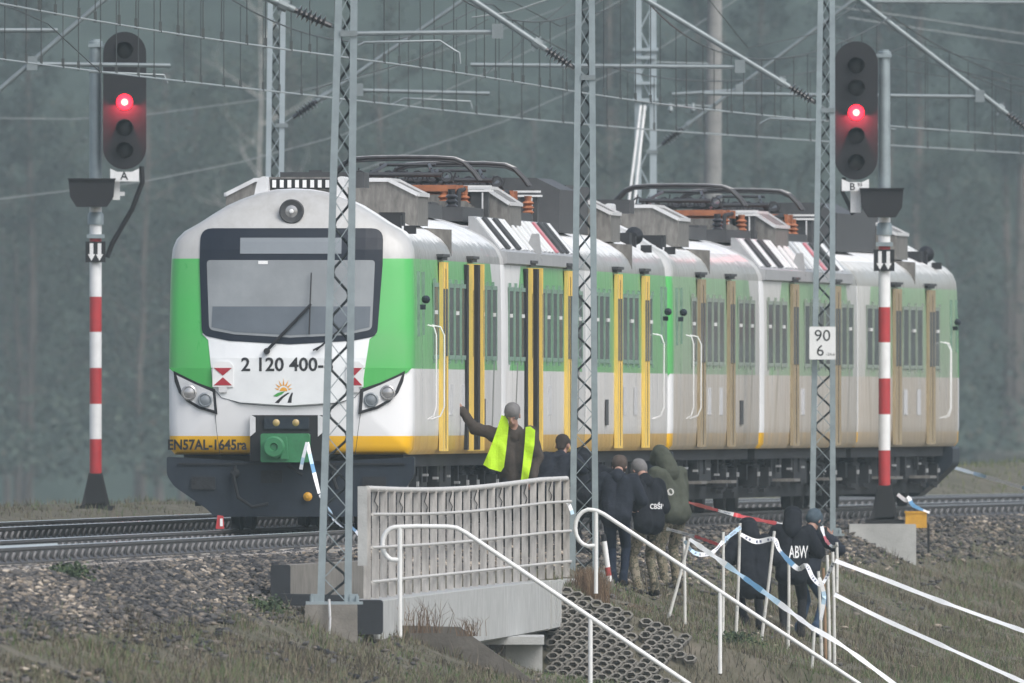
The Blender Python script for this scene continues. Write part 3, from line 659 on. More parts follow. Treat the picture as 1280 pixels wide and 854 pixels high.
def pantograph(car, u):
    mb = MB()
    for y0 in (-.55, .55): mb.box((-.75, u+y0-.06, 4.09), (.75, u+y0+.06, 4.20))
    for x in (-.65, .65): mb.box((x-.06, u-.55, 4.10), (x+.06, u+.55, 4.19))
    mb.box((.15, u-1.35, 4.12), (.70, u-.62, 4.20)); mb.box((-.5, u-.95, 4.10), (.72, u-.75, 4.17))
    base = mb.build('pantograph_base', M['orange'], car)
    mb = MB()
    for x in (-.6, .6):
        for y in (-.5, .5): mb.lathe([(.05, 0), (.09, .03), (.05, .06), (.09, .09), (.05, .12), (.09, .15), (.05, .18), (.05, .26)], (x, u+y, 3.83), 'z', 12)
    mb.build('insulator', M['ins'], base, True)
    mb = MB()
    for x in (-.45, .45):
        mb.tube([(x, u+.5, 4.22), (x*.9, u-.9, 4.33), (x*.6, u+.6, 4.46)], .022, 7); mb.tube([(x, u-.5, 4.22), (x*1.05, u+1.1, 4.32)], .02, 7)
    mb.tube([(-.5, u-.9, 4.33), (.5, u-.9, 4.33)], .03, 8); mb.tube([(-.35, u+.6, 4.46), (.35, u+.6, 4.46)], .02, 7)
    mb.tube([(-.6, u+.1, 4.26), (.6, u+.1, 4.26)], .035, 8)
    for k in range(7):   # coil springs and clamps lying in the folded frame
        x = -.55+.18*k; mb.tube([(x+.07*math.cos(t), u-.3, 4.31+.07*math.sin(t)) for t in np.linspace(0, 6.3, 10)], .013, 5)
    for k in range(9): mb.beam((-.6+.15*k, u-.2, 4.24), (-.56+.15*k, u-.2, 4.42-.03*(k % 3)), .02, .02)
    mb.build('folded_arm', M['panto'], base, True)
    bow = [(-.93, 4.26), (-.86, 4.36), (-.74, 4.48), (-.62, 4.53), (-.4, 4.545), (0, 4.55), (.4, 4.545), (.62, 4.53), (.74, 4.48), (.86, 4.36), (.93, 4.26)]
    mb = MB()
    for dy in (-.28, .28): mb.tube([(a, u+dy, b) for a, b in bow], .024, 8)
    mb.tube([(a, u, b-.035) for a, b in bow[2:-2]], .012, 6)
    b_ = mb.build('collector_bow', M['panto'], car, True)
    mb = MB()
    for dy in (-.28, .28): mb.tube([(a, u+dy, b+.021) for a, b in bow], .0075, 6)
    mb.build('collector_strip', M['panto_bow'], b_, True)
    for k in (-.02, .27):
        c = MB().box((.47+k, u+1.5, 3.76), (.69+k, u+1.75, 4.13)).build('arrester', M['roofbox_dark'], car)
        MB().box((.42+k, u+1.45, 4.13), (.74+k, u+1.8, 4.155)).box((.44+k, u+1.45, 4.185), (.72+k, u+1.8, 4.21)).build('cap', M['white'], c)
        MB().tube([(.62+k, u+1.42, 3.74), (.62+k, u+1.42, 4.12)], .012, 6).build('lead', M['trim'], c)
def bogie(car, u, sd):
    mb = MB()
    for s in (-1, 1):
        mb.box((s*1.05-.08, u-1.75, .45), (s*1.05+.08, u+1.75, .66)); mb.box((s*1.05-.09, u-.5, .34), (s*1.05+.09, u+.5, .75))
        for dy in (-1.25, 1.25):
            mb.box((s*1.12-.14, u+dy-.18, .36), (s*1.12+.14, u+dy+.18, .62)); mb.lathe([(.09, .62), (.12, .64), (.09, .66), (.12, .69), (.09, .71), (.12, .74), (.09, .78)], (s*1.1, u+dy, 0), 'z', 8)
            mb.beam((s*1.18, u+dy-.5, .30), (s*1.18, u+dy+.5, .34), .07, .05)
    mb.box((-1.0, u-.3, .42), (1.0, u+.3, .6)); b = mb.build('bogie', M['under'], car)
    for dy in (-1.25, 1.25):
        w_ = MB()
        for s in (-1, 1): w_.lathe([(.46, s*.66), (.5, s*.69), (.49, s*.71), (.46, s*.80), (.2, s*.81)], (0, u+dy, .475), 'x', 24)
        w_.lathe([(.08, -.7), (.08, .7)], (0, u+dy, .475), 'x', 10); w_.build('wheelset', M['under'], b, True)
    for dy in (-1.25, 1.25): MB().box((sd*1.27-.012, u+dy-.12, .50), (sd*1.27+.012, u+dy+.12, .56)).build('axlebox_cover', M['skirt'], b)

def make_car(kind, label, s0, s1, sd, dirt, opened=(), texts=False, old=False):
    """kind 'cab' (driver's cab at local y=0) or 'mid'; s0->s1: arc positions (depth Z) of local y=0 and far end"""
    a = Vector((XC(s0), s0, 0)); b = Vector((XC(s1), s1, 0)); d = (b-a); L = d.length
    car = empty('railcar', a, -math.atan2(d.x, d.y), label=label, cat='train car', group='coupled railcars of the halted train')
    bo = put('car_body', body_mesh(L, kind == 'cab'), car); bo.color = (dirt, L/100, 0 if kind == 'cab' else 1, 1)
    wf = M['winframe2'] if old else M['winframe']; dm = M['door_old'] if old else M['door_y']
    if kind == 'cab': doors = [6.1, 13.2]; wins = [4.7, 8.3, 9.75, 11.2, 15.9, 17.3, 18.7]
    else: doors = [6.2, 15.6]; wins = [1.2, 2.7, 4.2, 9.3, 10.8, 12.4, 13.9, 17.6, 19.1]
    for i, u in enumerate(doors): door(car, u, sd, dm, i in opened)
    for i, u in enumerate(wins): side_window(car, u, sd, wf, i % 2 == 0)
    MB().box((-.62, L, 1.0), (.62, L+.25, 3.3)).build('gangway', M['bellow'], car)
    bogie(car, 3.4, sd); bogie(car, L-3.4, sd)
    mb = MB()
    for y0, y1, z0, x in ((5.9, 8.2, .42, 1.2), (8.6, 9.6, .35, 1.1), (10.1, 12.9, .45, 1.25), (13.3, 14.6, .38, 1.15)): mb.box((-x, y0, z0), (x, y1, .86))
    for y in (6.5, 9.1, 11.0, 13.9): mb.box((sd*1.26-.02, y, .55), (sd*1.26+.02, y+.3, .78))
    mb.box((-1.3, .8, .74), (1.3, L-.3, .9)); mb.box((-1.0, 1.0, .20), (1.0, L-1.0, .86)); mb.build('underfloor_equipment_and_shade_box', M['under'], car)  # the long low box is added to keep the gap under the car dark
    mb = MB()
    for y, z in ((6.3, .62), (8.7, .58), (11.5, .60), (13.8, .52)): mb.box((sd*1.27-.03, y, z), (sd*1.27+.03, y+.3, z+.03))
    mb.build('step_edge', M['skirt'], car)
    # service hatch and stencil marks low on the side
    mb = MB(); mb.box((sd*1.45-.01, 16.3, 1.22), (sd*1.45+.022*sd, 16.9, 1.55)); mb.build('service_hatch', M['roofbox_dark'], car)
    for y in (8.6, 11.4): MB().box((sd*1.45-.005, y, 1.35), (sd*1.45+.004*sd, y+.8, 1.72)).build('stencil_plate', M['stencil'], car)
    if kind == 'cab':
        grab_rails(car, 3.5, sd)
        mb = MB(); mb.lathe([(.02, 0), (.05, .04), (.05, .12), (.02, .15)], (sd*1.52, 1.6, 2.72), 'y', 10); mb.box((sd*1.44, 1.6, 2.6), (sd*1.52, 1.66, 2.66))
        mb.build('side_camera', M['apron'], car, True)
        for y0, z0 in ((2.2, 2.3), (1.1, 2.28)): MB().box((sd*1.44, y0, z0), (sd*1.478, y0+.06, 3.05)).build('cab_window_edge', M['winframe'], car)
        roof_unit(car, 7.0, 2.4, 4.165, .80, M['roofbox'])
        # air intake behind the dome
        mb = MB(); x0, x1 = -.40, .52
        f = MB().prism(rnd_poly([(x0-.12, 3.9), (x0-.10, 4.0), (x0+.05, 4.17), (x1-.05, 4.17), (x1+.12, 4.0), (x1+.14, 3.9)], .03), 1.7, 2.4).build('front_intake', M['roofbox'], car)
        for s, xx in ((-1, x0), (1, x1)): MB().prism(rnd_poly([(xx-.10, 3.9), (xx-.06, 4.1), (xx-.01, 4.175), (xx+.06, 4.175), (xx+.08, 3.9)], .04), 1.2, 2.2).build('fin', M['trim'], f, True)
        for k in range(8):
            xx = x0+.10+.09*k; MB().box((xx, 1.66, 4.045), (xx+.045, 1.7, 4.135)).build('louvre', M['white'], f)
        MB().box((x0+.08, 1.68, 4.03), (x1-.08, 1.71, 4.15)).build('grille', M['black_matt'], f)
        MB().box((x0+.12, 3.0, 4.05), (x1+.2, 4.1, 4.235)).box((.05, 3.2, 4.235), (.2, 3.4, 4.26)).build('aerial_box', M['roofbox_dark'], car)
        mb = MB()
        if sd == -1: mb.lathe([(.05, 0), (.11, -.10), (.125, -.16), (.10, -.17), (.04, -.06)], (sd*1.12, 2.9, 3.72), 'y', 14)
        mb.box((sd*1.12-.04, 2.9, 3.55), (sd*1.12+.04, 3.1, 3.72)); mb.box((sd*1.0-.12, 3.3, 3.6), (sd*1.0+.16, 3.9, 3.76))
        MB().box((sd*1.28-.07, 2.6, 3.50), (sd*1.28+.07, 2.8, 3.6)).build('roof_sensor', M['black'], car); mb.build('horn', M['black'], car, True)
        MB().box((-.55, 10.2, 3.76), (.75, L-.6, 3.93)).build('roof_duct', M['roofbox_dark'], car)
        for k in range(4): MB().tube([(.5-.3*k, 10.4, 3.93), (.5-.3*k, 10.6, 4.04), (.5-.3*k, L-1.2, 4.04), (.5-.3*k, L-.9, 3.92)], .028, 6).build('cable', M['black_matt'], car, True)
        MB().prism([(sd*1.10, 3.60), (sd*1.43, 3.58), (sd*1.43, 3.26), (sd*1.36, 3.3)], 9.4, 9.5).build('rain_deflector', M['roofbox'], car)
        if sd == 1: front_details(car, texts)
        else:
            MB().prism(rnd_poly([(-1.44, .88), (-1.44, .62), (-1.1, .3), (-.9, .14), (.9, .14), (1.1, .3), (1.44, .62), (1.44, .88)], .05), .1, 1.6).build('apron', M['apron'], car)
            MB().box((-.85, 9.0, 3.72), (.9, 15.0, 4.33)).build('resistor_box', M['roofbox_dark'], car)
            MB().prism([(-1.0, 3.7), (-1.0, 4.25), (-.7, 4.4), (.7, 4.4), (.9, 4.25), (.9, 3.7)], 15.5, 19.5).build('resistor_box', M['roofbox_dark'], car)
    else:
        louvre_flank(car, L, sd)
        roof_unit(car, 7.6, 3.0, 4.19, .84)
        MB().box((-.9, 11.5, 3.78), (.75, 15.0, 4.02)).build('cable_box', M['roofbox_dark'], car); MB().box((-.8, 1.2, 3.78), (.5, 2.9, 3.98)).build('cable_box', M['roofbox_dark'], car)
        mb = MB()
        for k in range(7): mb.box((-.2, 2.95+.3*k, 3.8), (.85, 3.0+.3*k, 4.0-.01*k))
        mb.build('roof_grille', M['roofbox'], car)
        MB().box((-.95, 1.0, 3.74), (.9, L-2.0, 3.92)).build('roof_duct', M['roofbox_dark'], car)
        for k in range(12):
            y = 1.8+k*1.5; x = random.choice((.55, .72, .86)); mb = MB(); mb.lathe([(.04, 0), (.08, .03), (.045, .06), (.08, .09), (.045, .12), (.08, .15), (.04, .18), (.05, .24)], (x, y, 3.90), 'z', 10); mb.build('roof_insulator', M['orange'] if k % 3 else M['ins'], car, True)
        for y0, z in ((2.2, 4.12), (9.8, 4.08), (13.0, 4.14)): MB().tube([(.78, y0, 3.9), (.78, y0+.2, z), (.7, y0+3.2, z+.04), (.7, y0+3.5, 3.95)], .03, 7).build('cable', M['black_matt'], car, True)
        pantograph(car, 4.6); pantograph(car, 17.2)
    return car

Z = 505.0
def span(z, L):      # depth reached after L metres along the curve
    r = z
    while L > 0: r += .05/math.sqrt(1+SL(r)**2)*1; L -= .05
    return r
cars = []
lens_ = [21.2, 21.4, 21.2]
labs = [['leading green and white railcar showing its cab front with the fleet number', 'railcar with folded pantographs just behind the leading cab car, a door standing open', 'clean rear cab railcar that ends where the green nose of the second unit shows'],
        ['dusty cab railcar of the second unit with bright green corner beside the clean train', 'dusty railcar with pantographs behind the kilometre sign', 'last dusty railcar of the train, passing behind the signal marked B']]
for un in range(2):
    for k in range(3):
        z1 = span(Z, lens_[k]); dirt = .24 if un == 0 else .76
        if k < 2: make_car('cab' if k == 0 else 'mid', labs[un][k], Z, z1, 1, dirt, {0: (1,), 1: (0,)}[k] if un == 0 else (), un == 0 and k == 0, un == 1)
        else: make_car('cab', labs[un][k], z1, Z, -1, dirt+.1, (), False, un == 1)
        Z = span(z1, .45)

# ------------------------------------------------------------------ masts and overhead line
CONT = 5.64
def lattice_mast(px_top, px_bot, Z, zb, ztop, label, base=True, far=False, w0=.36, w1=.235, group='lattice masts along the track'):
    xb = (px_bot-640)*Z/F; zt_ = CH+(HY-0)*Z/F; xt0 = (px_top-640)*Z/F
    lean = (xt0-xb)/(zt_-zb); xt = xb+lean*(ztop-zb)
    t = empty('lattice_mast', (xb, Z, zb), label=label, cat='mast', group=group); H = ztop-zb
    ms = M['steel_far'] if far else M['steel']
    half = lambda h: (w0+(w1-w0)*h/(zt_-zb))/2
    cx = lambda h: lean*h
    lw = .075
    for s in (-1, 1):
        a = (cx(0)+s*(half(0)-lw/2), 0, 0); b = (cx(H)+s*(half(H)-lw/2), 0, H); mb = MB()
        mb.beam(a, b, lw*.22, .15); c = s*.028
        for dy in (-.072, .072): mb.beam((a[0]+0, dy, 0), (b[0], dy, H), lw, .012)
        mb.build('leg', ms, t)
    n = int(H/.245)
    for k in range(n):
        h0, h1 = k*H/n, (k+1)*H/n; s = 1 if k % 2 else -1
        MB().beam((cx(h0)-s*(half(h0)-.06), -.065, h0), (cx(h1)+s*(half(h1)-.06), -.065, h1), .010, .010).build('lacing_bar', ms, t)
    pts = []
    for k in range(n+1):
        h = k*H/n; s = -1 if k % 2 else 1; hx = half(h)-.065
        pts += [(cx(h)-s*hx*.85, .062, h-.045), (cx(h)-s*hx*1.0, .062, h), (cx(h)-s*hx*.85, .062, h+.045)]
    MB().tube(pts, .016, 6).build('bent_lacing', M['steel_dark'], t)
    if base:
        MB().box((-.30, -.2, -.03), (.30, .2, .0)).box((-.25, -.10, 0), (-.16, .1, .08)).box((.16, -.10, 0), (.25, .1, .08)).build('base_plate', ms, t)
        mb = MB()
        for x in (-.24, .24):
            for y in (-.14, .14): MB().lathe([(.02, -.01), (.02, .06)], (x, y, 0), 'z', 6).build('anchor_bolt', ms, t)
    for h in (2.2, ): pass
    return t, xb, zb
def cantilever(t, root, pa, pb, Z, steady=None, reg=None, thick=.04):
    """slanted insulated tube from pixel pa (at the mast) to pb, level steady tube and registration arm; pixel rows at depth Z"""
    a, b = P(*pa, Z)-root, P(*pb, Z)-root; d = (b-a).normalized()
    b = b+d*2.0
    MB().tube([a+d*.62, b], thick, 10).build('slanted_tube', M['tube'], t, True)
    mb = MB(); u = a+d*.2; mb.tube([a, u], .018, 7)
    mb2 = MB(); mb2.tube([u, u+d*.42], .03, 8)
    for k in range(6): q = u+d*(.08+.055*k); mb2.tube([q, q+d*.015, q+d*.03], [.04, .085, .04], 12)
    mb2.build('rod_insulator', M['ins'], t, True)
    mb.box((a.x-.09, -.1, a.z-.03), (a.x+.09, .1, a.z+.03)); mb.build('hinge', M['tube'], t); mb = MB(); q = a+d*.75; mb.tube([q-d*.05, q+d*.05], thick*1.7, 10); mb.beam(q-Vector((.05, 0, .10)), q+Vector((.05, 0, .08)), .03, .05); mb.build('clamp', M['tube'], t)
    if steady:
        (x0, y), (x1, y1) = steady; s0, s1 = P(x0, y, Z)-root, P(x1, y1, Z)-root
        MB().tube([s0, s1], .03, 8).build('steady_tube', M['tube'], t, True); q = s1
        MB().box((q.x-.07, -.06, q.z-.08), (q.x+.07, .06, q.z+.10)).build('clamp', M['tube'], t)
    if reg:
        MB().tube([P(x, y, Z)-root for x, y in reg], .017, 7).build('registration_arm', M['tube'], t, True)
t1, x, zb = lattice_mast(433, 418, 450, -.607, 8.3, 'grey lattice mast standing in front of the leading cab')
cantilever(t1, t1.location.copy(), (436, 42), (335, -2), 450)
t2, x, zb = lattice_mast(731.5, 730, 522, -.62, 8.3, 'grey lattice mast rising behind the ribbed bridge railing')
cantilever(t2, t2.location.copy(), (735, 97), (588, -2), 522, ((446, 42), (622, 40)), [(448, 57), (456, 53), (550, 51), (568, 63), (574, 66), (575, 80)])
t3, x, zb = lattice_mast(1033, 1028, 587, -.28, 8.3, 'grey lattice mast carrying the white kilometre sign')
cantilever(t3, t3.location.copy(), (1035, 138), (805, -2), 587, ((588, 81), (925, 84)), [(950, 155), (962, 148), (1030, 152)])
# kilometre sign on mast 3 (part of the mast: it is bolted to it)
sg = empty('kilometre_sign', P(1028, 429, 586.8)+Vector((0, -.12, 0)), label='white kilometre sign with black 90 over 6 on the lattice mast', cat='sign')
MB().prism(rnd_poly([(-.18, -.225), (.18, -.225), (.18, .225), (-.18, .225)], .015), -.006, .006).build('plate', M['white'], sg)
lettering('90', (0, -.009, .105), .215, .155, M['text'], sg); lettering('6', (-.03, -.009, -.10), .095, .15, M['text'], sg); lettering('-24,6', (.11, -.009, -.155), .115, .045, M['text'], sg)
MB().box((-.17, .006, -.02), (.17, .03, .02)).build('bracket', M['steel'], sg)
# mast out of the picture on the right, and far side masts
t4, x, zb = lattice_mast(1309, 1306, 641, -.3, 8.3, 'grey lattice mast out of frame whose slanted arm passes beside the signal marked B')
cantilever(t4, t4.location.copy(), (1300, 174), (1073, -2), 641, ((880, 117), (1225, 121)), [(1045, 163), (1060, 158), (1120, 162)])
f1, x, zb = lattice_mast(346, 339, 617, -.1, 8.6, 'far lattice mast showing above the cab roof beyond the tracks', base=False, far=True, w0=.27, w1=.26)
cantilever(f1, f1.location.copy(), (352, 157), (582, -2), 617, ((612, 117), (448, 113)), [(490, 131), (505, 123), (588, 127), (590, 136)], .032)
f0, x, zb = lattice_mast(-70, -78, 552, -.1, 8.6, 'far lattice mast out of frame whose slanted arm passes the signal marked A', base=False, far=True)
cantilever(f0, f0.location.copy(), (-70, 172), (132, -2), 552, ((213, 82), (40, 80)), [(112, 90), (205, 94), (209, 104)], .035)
# heavy portal mast with platforms
Zp = 690; q = P(807, HY, Zp); ym = empty('anchor_mast', (q.x, Zp, -.2), label='pale anchor mast with small platforms and white stay rods above the train', cat='mast')
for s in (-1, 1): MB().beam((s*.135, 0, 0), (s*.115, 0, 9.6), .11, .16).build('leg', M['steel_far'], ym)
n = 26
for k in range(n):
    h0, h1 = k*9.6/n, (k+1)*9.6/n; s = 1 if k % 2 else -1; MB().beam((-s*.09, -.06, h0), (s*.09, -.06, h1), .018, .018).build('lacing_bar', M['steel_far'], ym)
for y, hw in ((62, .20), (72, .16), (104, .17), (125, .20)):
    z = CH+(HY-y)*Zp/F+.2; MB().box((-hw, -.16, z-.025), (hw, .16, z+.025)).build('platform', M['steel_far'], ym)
for x0, x1 in ((801, 788), (806, 795)): a = P(x0, 132, Zp)-ym.location; b = P(x1, 236, Zp)-ym.location; b = a+(b-a)*4.0; MB().tube([a+Vector((0, -.2, 0)), Vector((b.x, -1.2, b.z))], .022, 7).build('stay_rod', M['white'], ym)
cantilever(ym, ym.location.copy(), (815, 190), (1070, -2), Zp, ((840, 118), (925, 113)), None, .032)
for xx in (838, 866):
    z = P(xx, 138, Zp)-ym.location; MB().tube([z+Vector((0, 0, .12)), z+Vector((0, 0, .08)), z, z-Vector((0, 0, .05))], [.012, .03, .05, .01], 8).build('hanging_insulator', M['tube'], ym, True)
MB().tube([P(813, 78, Zp)-ym.location, P(885, 80, Zp)-ym.location], .02, 6).build('cross_tube', M['tube'], ym); MB().tube([P(815, 131, Zp)-ym.location, P(890, 133, Zp)-ym.location], .02, 6).build('cross_tube', M['tube'], ym)
q = P(889.5, HY, 740)
M['pole_grey'] = mat('grey_pole_concrete', (.26, .265, .26), .9, 0, .35, 3, .2, .2)
cp_ = MB().tube([(0, 0, -.5), (0, 0, 3.5), (0.07, 0, 9.8)], [.20, .17, .115], 16).build('concrete_pole', M['pole_grey'], None, True, loc=(q.x, 740, 0), label='plain round concrete pole standing beyond the train beside the anchor mast', cat='pole')

def wire(name, pts, r, m, label, cat, group=None, n=5):
    return MB().tube(pts, r, n).build(name, m, None, True, label=label, cat=cat, group=group)
def catenary(off, sup, which, zoff=0):
    Zs = np.arange(sup[0], sup[-1]+.1, 2.0)
    xx = lambda Z: XC(Z)+off+.2*math.sin((Z-sup[0])/(sup[1]-sup[0])*math.pi)
    cw = wire('contact_wire', [(xx(Z), Z, CONT+zoff) for Z in Zs], .0085, M['wire_pale'], f'contact wire stretched over the {which} track', 'wire')
    wire('contact_wire', [(xx(Z)-.04, Z, CONT+zoff+.012) for Z in Zs], .0075, M['wire_pale'], f'second contact wire twinned beside the other over the {which} track', 'wire')
    def mz(Z):
        for a, b in zip(sup, sup[1:]):
            if a <= Z <= b+.01:
                t = (Z-a)/(b-a); return CONT+zoff+.80+.85*(2*t-1)**2
        return CONT+1.6
    mw = empty('messenger_wire', label=f'sagging messenger wire with thin droppers above the {which} track', cat='wire')
    MB().tube([(xx(Z), Z, mz(Z)) for Z in Zs], .011, 5).build('cable', M['dropper'], mw, True)
    k = 0
    for a, b in zip(sup, sup[1:]):
        for t in np.linspace(.04, .96, 17):
            Z = a+(b-a)*t; mb = MB(); x = xx(Z)-(.04 if k % 2 else 0); mb.tube([(x, Z, CONT+zoff+.01), (x, Z, mz(Z))], .0065, 4)
            mb.box((x-.017, Z-.03, CONT+zoff-.01), (x+.017, Z+.03, CONT+zoff+.11)); mb.build('dropper', M['dropper'], mw); k += 1
catenary(.0, [385, 450, 522, 587, 641, 705, 770], 'near', .03)
catenary(-4.1, [428, 490, 552, 617, 690, 755], 'far', .03)
wire('feeder_wire', [P(x, y, 735) for x, y in [(-150, 262), (0, 249), (180, 227), (300, 203), (430, 168), (520, 130), (610, 90), (720, 33), (785, -5)]], .010, M['wire_pale'], 'pale feeder wire rising from behind the signal marked A up past the second mast', 'wire', 'feeder wires crossing behind the train')
wire('feeder_wire', [P(x, y, 745) for x, y in [(380, 240), (486, 200), (630, 152), (718, 113), (778, 86), (829, 58), (920, 0), (960, -25)]], .010, M['wire_pale'], 'pale feeder wire climbing from the first pantograph past the anchor mast', 'wire', 'feeder wires crossing behind the train')
wire('feeder_wire', [P(x, y, 745) for x, y in [(-100, 146), (0, 148), (90, 149), (180, 144), (330, 124), (400, 108), (470, 92), (620, 40), (700, 10)]], .008, M['wire_pale'], 'thin faint wire crossing level behind the head of the signal marked A', 'wire', 'feeder wires crossing behind the train')
for k, pts in enumerate(([(1040, 8), (1130, 20), (1290, 44)], [(1060, 22), (1150, 36), (1300, 58)])):
    wire('feeder_wire', [P(x, y, 760+5*k) for x, y in pts], .009, M['wire_pale'], ('upper' if k == 0 else 'lower')+' of two thin parallel wires above the signal marked B', 'wire', 'feeder wires crossing behind the train')
wire('feeder_wire', [P(x, y, 560) for x, y in [(590, 22), (640, 15), (700, -6)]], .012, M['wire_pale'], 'short bright jumper wire near the second mast top', 'wire')
for k, (pts, Zq) in enumerate((([(560, -8), (640, 2), (700, 33), (770, 8), (800, -8)], 575), ([(880, -8), (935, 60), (1020, 42), (1070, 6)], 612), ([(1068, 8), (1130, 45), (1200, 70), (1300, 86)], 648), ([(1035, 44), (1150, 76), (1300, 114)], 655), ([(390, 112), (520, 75), (610, 24)], 548), ([(-30, -4), (20, 12), (60, 30), (125, 90)], 500), ([(600, 100), (660, 44), (720, -6)], 600), ([(930, 78), (1010, 70), (1180, 96), (1300, 100)], 690))):
    wire('stitch_wire', [P(x, y, Zq+i*2) for i, (x, y) in enumerate(pts)], .007, M['dropper'], ['thin dark wire dipping just past the second mast top', 'thin dark wire dipping between the second and third mast tops', 'thin dark wire sagging high beyond the signal marked B', 'lower thin dark wire beyond the signal marked B', 'thin dark wire rising from the far lattice mast towards the second mast', 'thin dark wire slanting high before the signal marked A', 'thin dark wire slanting up steeply near the second mast', 'faint thin dark wire crossing behind the third mast'][k], 'wire', 'thin dark wires of the overhead line')
MB().tube([P(1090, 2, 690), P(1300, 3, 690)], .03, 8).build('steady_tube', M['tube'], None, True, label='level grey tube high beyond the signal marked B', cat='tube')
MB().tube([P(-40, 38, 540), P(72, 38, 540)], .03, 8).build('steady_tube', M['tube'], None, True, label='level grey tube high beyond the signal marked A', cat='tube')

# ------------------------------------------------------------------ signals
def signal(px, Z, zb, side, label, hx, hy0, hy1, lamps, lit, bands, box, plate, arr, ptop, letter, sup, tilt=0):
    s = S(Z); root = Vector(((px-640)/s, Z, zb)); t = empty('railway_signal', root, label=label, cat='signal', group='red railway signals')
    X = lambda x: (x-px)/s; Y = lambda y: CH+(HY-y)/s-zb
    rad = .085
    MB().lathe([(rad*1.05, Y(box[3]-4)), (rad*.95, Y(ptop+6)), (rad*1.1, Y(ptop+6)), (rad*1.1, Y(ptop+3)), (rad*.75, Y(ptop+2)), (rad*.75, Y(ptop))], (0, 0, 0), 'z', 16).build('upper_pole', M['steel'], t, True)
    for (a, b, c) in bands: MB().lathe([(rad*.98, Y(b)), (rad*.98, Y(a)-.0005)], (0, 0, 0), 'z', 16).build('painted_band', M[c], t, True)
    # head: rounded board with lenses and hoods
    w2 = (hx[1]-hx[0])/2/s; cx = X((hx[0]+hx[1])/2); zt, z0 = Y(hy0), Y(hy1)
    poly = [(cx+w2*math.cos(R(a)), zt-w2+w2*math.sin(R(a))) for a in range(0, 181, 12)]+[(cx+w2*math.cos(R(a)), z0+w2+w2*math.sin(R(a))) for a in range(180, 361, 12)]
    hd = MB().prism(poly, -.30, -.24).build('head_board', M['black'], t)
    MB().prism([(cx+(x-cx)*.8, z0+.1+(z-z0)*.9) for x, z in poly], -.24, -.02).build('lamp_case', M['black_matt'], hd)
    for i, ly in enumerate(lamps):
        c = (cx, -.30, Y(ly)); mb = MB(); a0 = -20; ps = []
        vs = []; nn = 14
        for k in range(nn+1):
            th = R(-15+210*k/nn); ca, sa = math.cos(th), math.sin(th)
            dep = .24*max(.15, .55+.45*sa)
            for r_ in (.112, .122): vs += [(c[0]+r_*ca, -.30, c[2]+r_*sa), (c[0]+r_*ca, -.30-dep, c[2]+r_*sa)]
        fs = []
        for k in range(nn):
            a, b = 4*k, 4*k+4; fs += [(a, a+1, b+1, b), (a+2, b+2, b+3, a+3), (a+1, a+3, b+3, b+1)]
        mb.add(vs, fs); mb.build('lamp_hood', M['black_matt'], hd)
        on = i == lit
        ln = MB().lathe([(.112, 0), (.112, -.02), (.095, -.035), (.055, -.048), (.015, -.052)], c, 'y', 20).build('lens', M['lens_red'] if on else M['lens_off'], hd, True)
        if on:
            MB().lathe([(.05, -.046), (.04, -.058), (.02, -.066)], c, 'y', 16).build('bright_core', M['lens_core'], ln, True)
            pl = bpy.data.lights.new('signal_lamp', 'POINT'); pl.energy = 34; pl.color = (1, .05, .09); pl.shadow_soft_size = .05; po = bpy.data.objects.new('signal_lamp', pl); col.objects.link(po); po.parent = hd; po.location = (c[0], c[1]-.20, c[2])
    # letter plate
    x0, x1, y0, y1 = plate; MB().prism([(X(x0), Y(y0)), (X(x0)+.10, Y(y0)-.045), (X(x1)-.10, Y(y0)-.045), (X(x1), Y(y0)), (X(x1), Y(y1)), (X(x0), Y(y1))], -.34, -.325).build('letter_plate', M['white'], t)
    for st_, lx, lh, ly in letter: lettering(st_, (X(lx), -.345, Y(ly)), None, lh, M['text'], t, .01)
    for p in sup: MB().box((X(p[0]), -.22, Y(p[3])), (X(p[1]), -.05, Y(p[2]))).build('plate_stem', M['white'], t)
    MB().box((-.1, -.1, Y(ptop+10)), (.1, .1, Y(ptop+6))).beam((0, -.02, Y(ptop+8)), (cx, -.2, Y(ptop+8)), .06, .04).build('support_arm', M['steel'], t); MB().box((min(0, cx), -.2, Y(box[3]-14)), (max(0, cx), -.06, Y(box[3]-19))).build('support_arm', M['white'], t)
    # dark box (unlit strip indicator)
    x0, x1, y0, y1 = box; x0, x1 = X(x0), X(x1)
    MB().prism([(x0, Y(y0)), (x0+.02, Y(y1)+.14), (x0+.11, Y(y1)), (x1-.11, Y(y1)), (x1-.02, Y(y1)+.14), (x1, Y(y0))], -.42, -.12).box((x0-.01, -.46, Y(y0)), (x1+.01, -.1, Y(y0)+.02)).build('indicator_box', M['black'], t)
    # arrows plate
    x0, x1, y0, y1 = arr; ap = MB().box((X(x0), -.13, Y(y1)), (X(x1), -.115, Y(y0))).build('arrow_plate', M['black_matt'], t)
    for k in (.3, .7):
        ax = X(x0)+(X(x1)-X(x0))*k; zt2, zl = Y(y0)-.025, Y(y1)+.02
        MB().prism([(ax-.025, zt2), (ax+.025, zt2), (ax+.025, zl+.09), (ax+.05, zl+.09), (ax, zl), (ax-.05, zl+.09), (ax-.025, zl+.09)], -.138, -.131).build('white_arrow', M['white'], ap)
    MB().lathe([(.11, Y(box[3]+22)), (.11, Y(box[3]+10)), (.07, Y(box[3]+4))], (0, 0, 0), 'z', 12).build('joint_collar', M['steel'], t, True); MB().box((-.12, -.12, Y(arr[2]-4)), (.12, .1, Y(arr[2]-9))).build('clamp_band', M['steel'], t)
    # foot
    yb = bands[-1][1]; mb = MB(); H = Y(yb)
    for sx_ in (-1, 1):
        for sy_ in (-1, 1): mb.beam((sx_*.17, sy_*.17, 0), (sx_*.07, sy_*.07, H), .05, .05)
